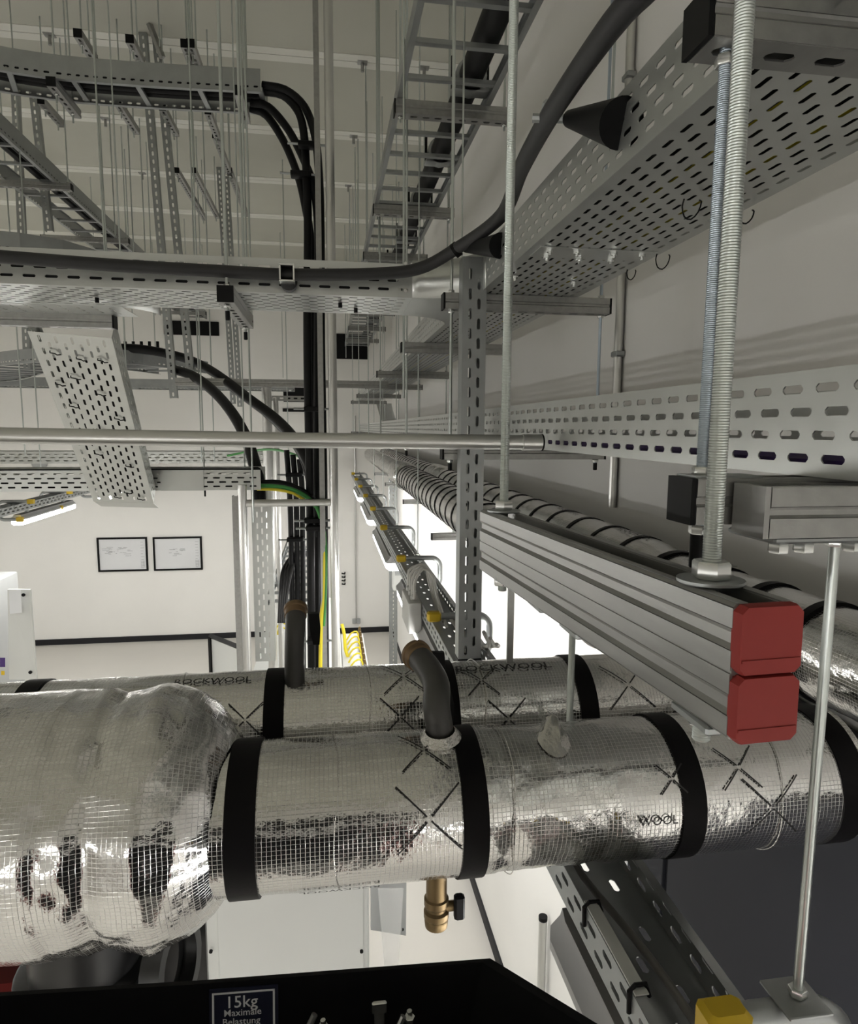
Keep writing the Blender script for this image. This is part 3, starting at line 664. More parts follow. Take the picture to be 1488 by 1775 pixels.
# inner wall pipe, tees into the rear pipe
inner = [V((0.67, 1.47, -0.43)), V((0.67, 1.85, -0.413)), V((0.67, 10.6, -0.41))]
t = thing('insulated_pipe', 'foil wrapped pipe with many black bands, room side of the wall pair', 'insulated pipe', (0.67, 4, -0.515))
part(t, 'jacket', foil_tube(inner, FR - 0.002, 56, lambda u: 0.0013 + (0.005 if 4.1 < u < 4.75 else 0) + (0.003 if u > 5 else 0), 20, 0.016, rad=lambda u: FR - 0.002 + (0.022 if 4.15 < u < 4.7 else 0)), M['foil'])
s0 = 0.4
while s0 < 4.1: band_on(t, inner, s0, 0.018, FR - 0.002, n=28); s0 += 0.165
# big insulated cover on the left
cv = [V((-1.1, 0.955, -0.553)), V((-0.135, 0.955, -0.553))]
def cvr(u):
    if u < 0.27: return 0.178 - 0.03 * math.exp(-((u - 0.2) / 0.02) ** 2)
    e = 0.965 - u
    return 0.177 * math.sqrt(max(0.02, 1 - max(0, (0.10 - e) / 0.10) ** 2 * 0.68)) - 0.007 * math.exp(-((u - 0.80) / 0.012) ** 2) + 0.006 * math.exp(-((u - 0.86) / 0.02) ** 2)
t = thing('insulated_cover', 'bulky crumpled foil cover around a large fitting, beside the front pipe', 'pipe insulation', (-0.6, 0.97, -0.75))
part(t, 'jacket', foil_tube(cv, 0.18, 110, lambda u: 0.0018 + (0.0032 if u > 0.74 else 0) + (0.003 if u < 0.3 else 0), 30, 0.008, rad=cvr, seed=3), M['foil2'])
# steel fitting under the cover
t = thing('steel_flange', 'dark steel flanged pipe end below the bulky foil cover', 'pipe flange', (-0.33, 0.93, -1.0))
part(t, 'neck', MB().lathe([(0.075, 0), (0.075, 0.3)], (-0.36, 0.95, -1.0), Z, 32), M['steel'])
part(t, 'flange', MB().lathe([(0.09, 0), (0.094, 0.003), (0.094, 0.02), (0.09, 0.023)], (-0.36, 0.95, -0.80), Z, 32), M['steel'])
part(t, 'ring', MB().lathe([(0.05, 0), (0.066, 0), (0.066, 0.03), (0.05, 0.03)], (-0.255, 0.95, -0.80), V((0.8, -0.2, 0.1)), 24, False), M['steel'])
part(t, 'backplate', MB().box(-0.32, -0.205, 1.02, 1.03, -1.05, -0.70), M['steel'])
single('pump_body', 'red and black pump body beneath the bulky foil cover', 'pump', MB().bbox(-0.62, -0.40, 1.00, 1.1, -1.02, -0.86, 0.02), M['red'])

# ------------------------------------------------------------------ pipe stubs with brass ends and valves
def stub(label, pts, r, lever, endax, group=None):
    t = thing('vent_pipe', label, 'pipe stub', pts[0])
    path = spline(pts, 0.01); part(t, 'pipe', MB().tube(path, r, 24), M['stub'])
    e = path[-1]; ax = (path[-1] - path[-4]).normalized()
    part(t, 'union', MB().lathe([(r * 1.02, -0.014), (r * 1.12, -0.012), (r * 1.12, 0.0), (r * 1.22, 0.002), (r * 1.22, 0.009), (r * 1.1, 0.012), (r * 0.85, 0.012), (r * 0.8, -0.004)], e, ax, 28), M['rust'])
    lv = part(t, 'lever', lever, M['black'], 'black valve lever')
    return t
# rising from the front pipe (leans back and left)
p0 = at(764, 1275, Y=0.92); P_ = [p0 - Z * 0.03, p0, at(757, 1225, Y=0.93), at(757, 1188, Y=0.96), at(742, 1158, Y=1.0), at(724, 1137, Y=1.045)]
lv = MB(); a0 = at(752, 1138, Y=1.05); a1 = at(770, 1220, Y=0.965)
lv.rings([[a0 + V((-0.012, 0.01, 0.004)), a0 + V((0.02, 0.01, 0.002)), a0 + V((0.02, 0.02, 0.002)), a0 + V((-0.012, 0.02, 0.004))],
          [a0 + V((-0.008, 0.0, -0.035)), a0 + V((0.021, 0.0, -0.03)), a0 + V((0.021, 0.01, -0.03)), a0 + V((-0.008, 0.01, -0.035))],
          [a1 + V((0.006, 0, 0.0)), a1 + V((0.016, 0, 0)), a1 + V((0.016, 0.01, 0)), a1 + V((0.006, 0.01, 0))],
          [a1 + V((0.008, 0, -0.05)), a1 + V((0.017, 0, -0.05)), a1 + V((0.017, 0.01, -0.05)), a1 + V((0.008, 0.01, -0.05))]])
t = stub('grey bent pipe stub with brass end rising from the front foil pipe', P_, 0.0205, lv, None)
part(t, 'foil_collar', MB().lathe([(0.026, -0.018), (0.031, 0.0), (0.022, 0.012)], at(764, 1278, Y=0.915), V((-0.1, -0.15, 1)), 18, False), M['scrap'], 'torn foil collar')
# rising from the rear pipe
p0 = at(511, 1168, Y=1.21); P_ = [p0 - Z * 0.02, p0, at(511, 1120, Y=1.215), at(512, 1085, Y=1.22), at(513, 1060, Y=1.25)]
a0 = at(535, 1064, Y=1.24)
lv = MB().rings([[a0 + V((0, 0, 0)), a0 + V((0.02, 0, 0)), a0 + V((0.02, 0.012, 0)), a0 + V((0, 0.012, 0))], [a0 + V((0.002, -0.005, -0.03)), a0 + V((0.022, -0.005, -0.03)), a0 + V((0.022, 0.007, -0.03)), a0 + V((0.002, 0.007, -0.03))], [a0 + V((0.008, -0.01, -0.058)), a0 + V((0.02, -0.01, -0.058)), a0 + V((0.02, 0.002, -0.058)), a0 + V((0.008, 0.002, -0.058))]])
stub('grey straight pipe stub with brass end standing on the rear foil pipe', P_, 0.0185, lv, None)
# brass drain valve below the front pipe
c = at(757, 1535, Y=0.925); t = thing('drain_valve', 'brass drain valve with black lever hanging below the front foil pipe', 'valve', c - Z * 0.07)
part(t, 'body', MB().lathe([(0.016, 0.03), (0.016, -0.018), (0.019, -0.02), (0.019, -0.030), (0.0155, -0.034), (0.0155, -0.038), (0.0195, -0.041), (0.0195, -0.050), (0.017, -0.053), (0.0185, -0.056), (0.0175, -0.066), (0.013, -0.066)], c, Z, 24), M['brass'])
part(t, 'spindle', MB().lathe([(0.008, 0), (0.008, 0.018)], c + V((0.014, 0, -0.036)), X, 12), M['brass'])
part(t, 'lever', MB().bbox(c.x + 0.026, c.x + 0.042, c.y - 0.016, c.y - 0.002, c.z - 0.052, c.z - 0.012, 0.003), M['black'], 'black lever')

# ================================================================== lamp track on the right, hooks, luminaires
TX0, TX1, TZ = 0.372, 0.505, -0.765
t = thing('lamp_track', 'long slotted lamp carrier channel running away below the foil pipes', 'lamp track', (0.44, 5, TZ))
SP = dict(rows=2, pitch=0.055, sl=0.030, sw=0.010, mg=0.006)
b = MB().sheet((TX0, -1.5, TZ + 0.06), Y, V((0, 0, -1)), 12.3, 0.06, SP).sheet((TX0, -1.5, TZ), Y, X, 12.3, TX1 - TX0, dict(rows=3, pitch=0.11, sl=0.03, sw=0.010, mg=0.02)).sheet((TX1, -1.5, TZ), Y, Z, 12.3, 0.06, SP)
b.sheet((TX0, -1.5, TZ + 0.06), Y, X, 12.3, 0.014).sheet((TX1, -1.5, TZ + 0.06), Y, -X, 12.3, 0.014)
part(t, 'channel', b, M['galv'], solid=0.0018)
cable('dark grey cable lying in the lamp carrier channel below the foil pipes', [(0.40, 1.25, -0.745), (0.41, 1.0, -0.742), (0.44, 0.8, -0.74), (0.455, 0.6, -0.745), (0.47, 0.2, -0.75)], 0.006, 'tcable')
HY = [0.57, 2.31, 3.4, 4.5, 5.6, 6.7, 7.8, 8.9, 10.0]
for i, y in enumerate(HY):
    wh = 'nearest the camera' if i == 0 else '%s beyond the foil pipes' % ORD[i - 1]
    t = thing('lamp_hook', 'bent steel hook with yellow ends around the lamp carrier, ' + wh, 'hanger hook', (0.52, y, -0.67))
    zt = -0.615 if i == 0 else -0.675; xr = 0.545 if i == 0 else 0.58; xl = 0.40 if i == 0 else 0.37
    part(t, 'arm', MB().tube(fillet([V((xl, y, zt)), V((xr, y, zt)), V((xr, y, -0.835)), V((0.43, y, -0.835))], 0.05, 8), 0.0155 if i == 0 else 0.013, 12), M['galv'])
    for z_, xx in ((zt, xl - 0.022), (-0.835, 0.415)):
        part(t, 'end_cap', MB().bbox(xx, xx + 0.05, y - 0.018, y + 0.018, z_ - 0.018, z_ + 0.018, 0.006), M['yellow'], 'yellow plastic end cap')
    if i == 0:
        part(t, 'square_washer', MB().bbox(0.46, 0.51, y - 0.025, y + 0.025, -0.6005, -0.5965, 0.001), M['galv'])
    elif i < 6:
        rod('thin rod holding lamp carrier hook %s' % wh, 0.46, y, -0.69, -0.1 if False else CE, 0.0032, (-0.66,))
def luminaire(label, x, y0, y1, z, w_=0.11, on=True, group=None, cat='luminaire'):
    t = thing('linear_luminaire', label, cat, (x, (y0 + y1) / 2, z - 0.06), group)
    hw = w_ / 2
    def ring(y, pr, k): return [(x + u * k, y, z + v) for u, v in pr]
    pr = [(-hw, -0.045), (-hw, -0.03), (-hw * 0.62, -0.012), (-hw * 0.55, 0), (hw * 0.55, 0), (hw * 0.62, -0.012), (hw, -0.03), (hw, -0.045)]
    part(t, 'housing', MB().rings([ring(y0, pr, 0.8), ring(y0 + 0.03, pr, 1), ring(y1 - 0.03, pr, 1), ring(y1, pr, 0.8)]), M['lum'])
    hl = hw * (0.66 if abs(y0 + 0.29) < 0.01 else 0.92); pl = [(-hl, -0.046), (hl, -0.046), (hl * 0.97, -0.082), (hl * 0.6, -0.094), (-hl * 0.6, -0.094), (-hl * 0.97, -0.082)]
    part(t, 'diffuser', MB().rings([ring(y0 + 0.01, pl, 0.9), ring(y0 + 0.03, pl, 1), ring(y1 - 0.03, pl, 1), ring(y1 - 0.01, pl, 0.9)]), M['lens'])
    for yy in (y0 + 0.2, y1 - 0.2): part(t, 'clip', MB().box(x - 0.012, x + 0.012, yy - 0.015, yy + 0.015, z - 0.001, z + 0.034), M['galv'])
    return t
for y0_, lb in ((0.98 - 1.27, 'grey luminaire under the lamp carrier beside the black tray'), (4.1, 'lit luminaire under the lamp carrier in front of grey wall box'), (6.1, 'lit luminaire under the lamp carrier, second beyond the foil pipes'), (8.1, 'lit luminaire farthest along the lamp carrier near the far wall'), (2.2, 'luminaire under the lamp carrier beside the bent pipe stub')):
    luminaire(lb, 0.405, y0_, y0_ + 1.27, -0.80)
# junction box and its white cables
t = thing('junction_box', 'pale grey junction box on the lamp carrier with looping white cables', 'junction box', (0.36, 2.75, -0.80))
part(t, 'box', MB().bbox(0.315, 0.37, 2.60, 2.84, -0.83, -0.70, 0.004), M['boxgrey'])
for k in range(3): part(t, 'gland', MB().lathe([(0.014, 0), (0.014, 0.015), (0.009, 0.02)], (0.343, 2.65 + 0.08 * k, -0.70), Z, 10), M['boxgrey'])
for k in range(4):
    y = 2.62 + 0.07 * k
    cable('white looping cable rising from the junction box, %s from camera' % ORD[k], [(0.343, y, -0.69), (0.345, y + 0.01, -0.62), (0.38, y + 0.02, -0.57 - 0.01 * k), (0.42, y + 0.02, -0.60), (0.435, y, -0.68), (0.44, y - 0.2, -0.75)], 0.0062, 'wcable', n=8, step=0.02)
for k in range(3): cable('pale cable bundle strand hanging behind the tall slotted post, %s' % ORD[k], [(0.47, 2.5, -0.745), (0.48 + 0.012 * k, 2.2, -0.74), (0.50 + 0.014 * k, 2.0, -0.69), (0.46 + 0.02 * k, 1.9, -0.61 - 0.02 * k)], 0.006, 'wcable', n=8, step=0.02)
t = thing('label_strip', 'pale data strip tied to the lamp carrier with two black ties', 'label strip', (0.38, 0.78, -0.7035))
b = MB().box(0.372, 0.390, 0.70, 0.87, -0.7035, -0.7015)
part(t, 'strip', b, M['cab'])
for yy in (0.86, 0.71): part(t, 'tie', MB().tube([(0.369, yy, -0.735), (0.368, yy, -0.705), (0.376, yy, -0.697), (0.390, yy, -0.697), (0.396, yy, -0.715)], 0.003, 8), M['black'], 'black cable tie')

# ================================================================== upper right cable ladder
LZ = 1.3
lad = ladder('aluminium cable ladder under the ceiling with thick black cable, upper right', [(0.48, 0.9, LZ), (0.48, 10.95, LZ)], 0.38, 0.06, 0.235, slot=False)
cable('thick black cable clamped along the upper right cable ladder', [(0.575, 0.9, LZ + 0.075), (0.575, 4, LZ + 0.075), (0.575, 7, LZ + 0.075), (0.575, 10.9, LZ + 0.075)], 0.048, 'cable', n=16, step=0.5)
for k in range(11):
    y = 1.32 + 0.72 * k
    t = thing('cable_cleat', 'grey cable cleat on the upper right ladder, %s from the top edge' % ORD[min(k, 11)], 'cable cleat', (0.575, y, LZ + 0.02))
    part(t, 'saddle', MB().lathe([(0.049, -0.03), (0.062, -0.03), (0.062, 0.03), (0.049, 0.03)], (0.575, y, LZ + 0.075), Y, 20, False), M['galv'])
    part(t, 'foot', MB().bbox(0.50, 0.65, y - 0.03, y + 0.03, LZ + 0.016, LZ + 0.032, 0.003), M['galv'])
    for xx in (0.505, 0.645): part(t, 'bolt', MB().tube([(xx, y, LZ + 0.03), (xx, y, LZ + 0.15)], 0.007, 8), M['black'])
LT = [2.83, 4.09, 5.16, 6.4, 7.6, 8.8, 10.0]
for i, y in enumerate(LT):
    channel('strut under the upper right cable ladder, %s counted from above' % ORD[i], (0.285, y, LZ - 0.053), X, 0.47, size=0.052)
    for xx, nm in ((0.305, 'inner'), (0.735, 'wall side')):
        rod('ceiling rod at %s end of the %s strut under upper right ladder' % (nm, ORD[i]), xx, y, LZ - 0.08, CE, 0.0048, (LZ - 0.064, LZ + 0.001))

# ================================================================== curved ladder, upper left, with cables
cz = 1.66
def lad_curve(label, pts, wd, H=0.1, rung=0.3, group=None): return ladder(label, spline(pts, 0.12), wd, H, rung, group)
lad_curve('curved cable ladder with black cables below the ceiling, upper left', [(-2.35, 2.75, cz), (-2.05, 3.3, cz), (-1.7, 3.66, cz), (-1.35, 3.77, cz), (-0.85, 3.78, cz), (-0.30, 3.75, cz)], 0.25, 0.105, 0.30)
for i, (dx, zz) in enumerate(((-0.07, 0.05), (-0.025, 0.05), (0.025, 0.05), (0.07, 0.05))):
    cable('black power cable lying in the curved upper left ladder, %s from front' % ORD[i], [(-2.35 + 0.1, 2.75 + dx, cz + zz), (-2.05, 3.3 + dx, cz + zz), (-1.7, 3.66 + dx, cz + zz), (-1.35, 3.77 + dx, cz + zz), (-0.85, 3.78 + dx, cz + zz), (-0.32, 3.75 + dx, cz + zz)], 0.0155, 'cable', n=10, step=0.08)
dY = 3.42
drops = [[at(455, 148, Y=3.68), at(495, 156, Y=3.66), at(528, 185, Y=3.62), at(546, 235, Y=3.55), at(553, 300, Y=3.46), at(556, 400, Y=3.42), at(557, 600, Y=dY), at(562, 900, Y=dY), at(565, 1250, Y=dY)],
         [at(455, 158, Y=3.70), at(490, 165, Y=3.68), at(515, 190, Y=3.64), at(526, 225, Y=3.58), at(531, 290, Y=3.5), at(534, 400, Y=3.45), at(533, 600, Y=dY), at(538, 900, Y=dY), at(541, 1250, Y=dY)],
         [at(435, 178, Y=3.74), at(465, 185, Y=3.72), at(500, 225, Y=3.66), at(528, 280, Y=3.56), at(545, 330, Y=3.48), at(552, 420, Y=3.5), at(551, 600, Y=3.5), at(550, 900, Y=3.5), at(553, 1250, Y=3.5)],
         [at(435, 188, Y=3.78), at(462, 200, Y=3.76), at(492, 245, Y=3.70), at(515, 300, Y=3.6), at(528, 350, Y=3.53), at(541, 440, Y=3.57), at(542, 600, Y=3.57), at(545, 900, Y=3.57), at(546, 1250, Y=3.57)]]
for i, p in enumerate(drops):
    cable('black power cable dropping from the curved ladder end, %s of four' % ['outermost', 'second', 'third', 'innermost'][i], p, 0.020, 'cable', n=12)
def cleat(label, c, L_=0.1):
    t = thing('cable_clamp', label, 'cable clamp', c)
    part(t, 'bar', MB().bbox(c[0] - L_ / 2, c[0] + L_ / 2, c[1] - 0.03, c[1] + 0.03, c[2] - 0.012, c[2] + 0.012, 0.003), M['black'])
    part(t, 'bolt', MB().tube([(c[0] - L_ / 2 - 0.05, c[1] - 0.01, c[2]), (c[0] + L_ / 2 + 0.04, c[1] - 0.01, c[2])], 0.006, 8), M['galv'])
cleat('cable clamp bolts on the dropping cables below the curved ladder', at(535, 252, Y=3.48))
cleat('second cable clamp on the dropping cables, above crossing tray', at(522, 303, Y=3.48))
cleat('cable clamp on the dropping cables just above the thin conduit', at(545, 709, Y=3.38))
cleat('upper cable clamp beside the cross tube of the riser frame', at(545, 902, Y=3.38))
cleat('second cable clamp just under the cross tube of riser frame', at(548, 915, Y=3.36))
cleat('lowest cable clamp on the dropping cables near the rear foil pipe', at(550, 1110, Y=3.38))

# riser frame
t = thing('cable_riser', 'vertical steel riser frame with tall tube from floor to ceiling', 'riser frame', (-0.19, 3.3, FL))
CH = [(-0.02, -0.02), (0.02, -0.02), (0.02, 0.02), (-0.02, 0.02)]
def cprof(w_, d_): return [(-w_, -d_), (w_, -d_), (w_, d_), (w_ * 0.55, d_), (w_ * 0.55, d_ * 0.8), (w_ * 0.86, d_ * 0.8), (w_ * 0.86, -d_ * 0.8), (-w_ * 0.86, -d_ * 0.8), (-w_ * 0.86, d_ * 0.8), (-w_ * 0.55, d_ * 0.8), (-w_ * 0.55, d_), (-w_, d_)]
part(t, 'upright', MB().tube([(0.027, 3.3, FL), (0.027, 3.3, CE)], 0.021, 20), M['cond'])
part(t, 'upright', MB().tube([(-0.412, 3.3, FL), (-0.412, 3.3, -0.275)], 0.021, 20), M['cond'])
part(t, 'upright', MB().prism(cprof(0.013, 0.02), (-0.03, 3.34, FL), X, Y, Z, CE - FL), M['strut'])
part(t, 'upright', MB().prism(cprof(0.014, 0.02), (-0.45, 3.33, FL), X, Y, Z, 3.12), M['strut'])
part(t, 'cross_tube', MB().tube([(-0.395, 3.3, -0.365), (0.01, 3.3, -0.365)], 0.018, 16), M['cond'])
# slotted vertical tray and further uprights behind the riser frame
b = thing('riser_tray', 'upright perforated tray with three slot rows behind the riser frame', 'cable tray', (-0.36, 3.6, -1.25))
part(b, 'bed', MB().sheet((-0.405, 3.6, -1.27), Z, X, 0.95, 0.105, dict(rows=3, pitch=0.06, sl=0.032, sw=0.008, mg=0.015)), M['tray'], solid=0.0015)
for xx in (-0.405, -0.30): part(b, 'side_flange', MB().sheet((xx, 3.6, -1.27), Z, Y, 0.95, 0.06, dict(rows=2, pitch=0.06, sl=0.032, sw=0.008, mg=0.01)), M['tray'], solid=0.0015)
for i, (px, w_, Yd, yt) in enumerate(((462, 0.034, 4.9, 672), (478, 0.018, 4.7, 690), (468, 0.014, 4.0, 845))):
    p = at(px, yt, Y=Yd)
    single('upright_tube', ['thick steel upright tube behind the riser frame, below the cross bar', 'thin steel upright just right of the thick upright tube', 'slim steel upright directly beside the upright perforated tray'][i], 'upright', MB().tube([(p.x, p.y, FL), (p.x, p.y, p.z)], w_, 18), M['cond'])
t = channel('long steel cross bar behind the dropping cables at tray height', at(305, 668, Y=4.9), X, 1.48, caps=(0, 0), size=0.05, slots=False)
for i, (px, yy) in enumerate(((470, 690),)):
    p = at(px, yy, Y=5.0); channel('short slotted strut beyond the cross bar, left of dropping cables', p, X, 0.3, size=0.035, caps=(0, 0), up=Y)
# ladder tray lying low behind the riser frame with grey cables
ladder('low cable ladder with close rungs behind the riser frame', [(-0.22, 4.2, -1.13), (-0.22, 6.4, -1.13)], 0.36, 0.06, 0.22, slot=False)
for k in range(4):
    p = [at(452 + 4 * k, 1150, Y=4.0), at(484 + 3 * k, 1080, Y=4.05), at(487 + 4 * k, 1020, Y=4.1), at(492 + 6 * k, 985 - 3 * k, Y=4.2), at(512 + 5 * k, 960 - 2 * k, Y=4.4), at(535 + 3 * k, 962 - k, Y=4.8)]
    cable('grey cable arching over the low ladder behind the riser frame, strand %s' % ORD[k], p[1:], 0.011, 'gcable', n=8)
# yellow and green cables
cable('yellow and green earth cable hanging beside the black riser cables', [at(560, 921, Y=3.36), at(563, 960, Y=3.33), at(562, 1030, Y=3.33), at(558, 1080, Y=3.33), at(556, 1200, Y=3.33)], 0.0125, 'yelcable')
cable('thin green strand running beside the yellow earth cable', [at(563, 921, Y=3.34), at(566, 960, Y=3.32), at(565, 1030, Y=3.32), at(562, 1085, Y=3.32)], 0.006, 'grncable')
cable('yellow green cable arching from the low tray end to the riser', [at(446, 842, Y=3.4), at(478, 843, Y=3.38), at(505, 848, Y=3.36), at(530, 860, Y=3.36), at(550, 880, Y=3.36), at(558, 905, Y=3.36)], 0.011, 'grncable')
cable('black cable arching above the yellow green cable at low tray', [at(446, 836, Y=3.42), at(485, 836, Y=3.42), at(515, 845, Y=3.41), at(540, 862, Y=3.40), at(549, 890, Y=3.40), at(552, 930, Y=3.42)], 0.012, 'cable')
cable('yellow underside strand beneath the arching green cable', [at(446, 848, Y=3.38), at(480, 849, Y=3.36), at(508, 855, Y=3.34), at(530, 868, Y=3.34)], 0.007, 'yelcable')
cable('green cable running level behind the riser towards the low trays', [at(395, 790, Y=5.2), at(440, 781, Y=5.0), at(480, 780, Y=4.6), at(520, 792, Y=4.2), at(545, 812, Y=3.6)], 0.008, 'grncable')
for k in range(2): cable('small yellow cable loop beside the grey pipe stub, %s' % ['upper', 'lower'][k], [at(480 + k * 2, 1100, Y=4.95), at(480 + k * 3, 1088 + 5 * k, Y=4.95), at(487, 1079 + 8 * k, Y=4.95), at(495, 1082 + 8 * k, Y=4.95), at(498, 1092 + 6 * k, Y=4.95), at(499, 1110, Y=4.95), at(500, 1192, Y=4.95)], 0.006, 'yelcable', n=8)
for k in range(3): cable('black cable pair drop behind the riser frame, %s from left' % ORD[k], [at(497 + 11 * k, 780 + 8 * k, Y=4.2), at(502 + 11 * k, 850, Y=4.2), at(505 + 10 * k, 940, Y=4.2), at(508 + 9 * k, 1160, Y=4.2)], 0.017, 'cable')
cleat('cable clamp on the paired drops behind the riser frame', at(510, 823, Y=4.15)); cleat('lower cable clamp on the paired drops behind riser frame', at(512, 935, Y=4.15))
# cables falling from the mid ladder
cable('thick black cable falling from mid ladder into the low tray end', [at(300, 640, Y=5.15), at(335, 652, Y=4.9), at(370, 678, Y=4.6), at(400, 712, Y=4.3), at(425, 755, Y=4.0), at(440, 800, Y=3.7), at(448, 835, Y=3.6), at(450, 870, Y=3.55)], 0.034, 'cable')
cable('thick black cable falling from mid ladder towards the riser frame', [at(190, 603, Y=5.4), at(250, 606, Y=5.4), at(320, 621, Y=5.35), at(370, 645, Y=5.1), at(430, 690, Y=4.6), at(480, 728, Y=4.3), at(515, 768, Y=4.0), at(540, 815, Y=3.75), at(548, 880, Y=3.6)], 0.034, 'cable')
cable('thinner black cable under the one falling towards the riser frame', [at(400, 672, Y=4.85), at(450, 708, Y=4.6), at(490, 745, Y=4.3), at(520, 785, Y=4.1), at(536, 830, Y=3.9), at(541, 900, Y=3.7)], 0.022, 'cable')

# mid level ladders
lad_curve('curved mid height ladder behind the sloping tray, carrying black cables', [at(-120, 655, Z=0.47) + Y * 0.6, at(-40, 652, Z=0.47) + Y * .3, at(40, 640, Z=0.47), at(150, 632, Z=0.47), at(240, 638, Z=0.47), at(318, 648, Z=0.47)], 0.5, 0.1, 0.3)
for k in range(5):
    p = at(218 + 14 * k, 612, Z=0.58); single('bolt_stud', 'black bolt stud standing on the curved mid height ladder', 'bolt', MB().tube([p, p + Z * 0.09], 0.012, 6), M['black'], 'bolt studs on the mid ladder')
lad_curve('far straight mid height ladder beyond the curved one', [(-4.2, 8.4, 0.45), (-2.2, 8.4, 0.45), (-0.4, 8.4, 0.45)], 0.4, 0.1, 0.3)
# left ladder running away along the ceiling
ladder('left cable ladder running away below the ceiling to the far wall', [(-1.99, 3.2, 1.66), (-1.99, 10.95, 1.66)], 0.34, 0.11, 0.3)
for k, dx in enumerate((0.06, 0.0)): cable('flat black cable lying in the left cable ladder, %s' % ['inner one', 'outer one'][k], [(-1.93 + dx, 3.2, 1.70), (-1.93 + dx, 6, 1.70), (-1.93 + dx, 10.9, 1.70)], 0.024, 'cable', n=8, step=0.6)
for i, y in enumerate((3.9, 5.15, 6.5, 7.8, 9.1, 10.3)):
    channel('strut under the left cable ladder, %s from the camera' % ORD[i], (-2.45, y, 1.66 - S1), X, 0.72)
    for xx, nm in ((-2.43, 'outer'), (-1.75, 'inner')): rod('ceiling rod at %s end of %s strut under left ladder' % (nm, ORD[i]), xx, y, 1.59, CE, 0.0048, (1.606, 1.662))
lad_curve('lower curved ladder at the left edge with black cables', [at(-150, 455, Z=1.02), at(-60, 446, Z=1.02), at(40, 450, Z=1.02), at(120, 466, Z=1.02), at(190, 500, Z=1.02)], 0.4, 0.11, 0.3)
cable('black cable bundle lying in the lower curved ladder at left', [at(-120, 440, Z=1.09), at(-40, 424, Z=1.09), at(60, 428, Z=1.09), at(130, 444, Z=1.09), at(190, 470, Z=1.09)], 0.07, 'cable')
# trapeze struts of the curved ladder and bare struts along Y
def ystrut(label, rl, p0, p1, z, rods=True, cap=(1, 0)):
    a, b_ = at(*p0, Z=z), at(*p1, Z=z); xm = (a.x + b_.x) / 2
    t = channel(label, (xm, a.y, z), Y, b_.y - a.y, caps=cap)
    for q_, nm in ((a.y + 0.06, 'near'), (b_.y - 0.06, 'far')):
        rod('thin rod at %s end of the %s' % (nm, rl), xm, q_, z - 0.05, CE, 0.0045, (z - 0.012, z + S1 + 0.001))
ystrut('steel strut crossing below the curved upper left ladder, left one', 'left strut below the curved upper ladder', (92, 150), (131, 205), 1.60)
ystrut('steel strut crossing below the curved ladder near its end', 'strut below the curved ladder end', (413, 165), (428, 215), 1.60)
for i, (p0, p1) in enumerate([((135, 65), (163, 108)), ((227, 75), (243, 112)), ((312, 82), (343, 122)), ((325, 82), (350, 122)), ((205, 184), (236, 232)), ((283, 192), (304, 236)), ((356, 198), (382, 243)), ((306, 300), (355, 382)), ((335, 300), (377, 378)), ((376, 240), (398, 308)), ((70, 180), (108, 220)), ((398, 300), (427, 375))]):
    ystrut('bare steel strut hung near the ceiling, %s of its row counted from camera' % ORD[i], '%s bare strut near the ceiling' % ORD[i], p0, p1, 2.05, cap=(1, 1))
# slotted hanging posts
PO = [((239, -40), (301, 690), 5.0), ((270, 60), (329, 640), 5.05), ((377, 245), (404, 700), 7.3), ((392, 300), (416, 705), 7.3), ((33, 330), (47, 640), 5.6), ((80, 365), (84, 400), 5.4)]
for i, (a, b_, y) in enumerate(PO):
    pb = at(*b_, Y=y); pa = at(*a, Y=y); d_ = (pa - pb).normalized(); top = pb + d_ * ((CE - pb.z) / d_.z)
    slotted_post('slotted hanging post %s' % ['leaning from the ceiling to the long cross bar', 'just right of the one reaching the cross bar', 'farther back, left of the far pair', 'farther back, right of the far pair', 'at the left behind the descending ladder', 'at the left, half hidden by the ladder'][i], pb, top, 0.05, 0.04)
# braces from slotted post
a, b_ = at(243, 0, Y=4.9), at(282, 100, Y=4.9)
single('diagonal_brace', 'slanted brace between the two leaning slotted posts near ceiling', 'brace', MB().tube([a, b_], 0.02, 4), M['strut'])
# thin loose ceiling rods
TR = [((105, 0), (115, 100), 4.2), ((153, 0), (182, 445), 3.3), ((165, 180), (185, 440), 4.4), ((190, 215), (200, 408), 5.8), ((210, 185), (232, 440), 5.6), ((238, 185), (252, 440), 6.3), ((272, 0), (277, 80), 4.4), ((332, 190), (347, 440), 6.6), ((393, 0), (440, 905), 3.1), ((412, 0), (437, 570), 3.0), ((424, 0), (428, 130), 4.2),
      ((648, 0), (657, 440), 4.3), ((692, 0), (700, 690), 2.5), ((628, 112), (636, 440), 5.2), ((612, 248), (617, 440), 6.6), ((604, 320), (607, 440), 7.8), ((598, 385), (600, 620), 9), ((488, 550), (491, 655), 9.5), ((1065, 0), (1062, 180), 1.9), ((838, 0), (838, 105), 3.2), ((880, 188), (877, 870), 2.6),
      ((345, 470), (350, 800), 5.0), ((365, 470), (372, 800), 5.6), ((60, 620), (72, 830), 4.6), ((36, 620), (44, 790), 5.2), ((205, 545), (218, 640), 6.2), ((228, 545), (232, 600), 7.0), ((265, 545), (270, 620), 6.8), ((500, 690), (500, 780), 7)]
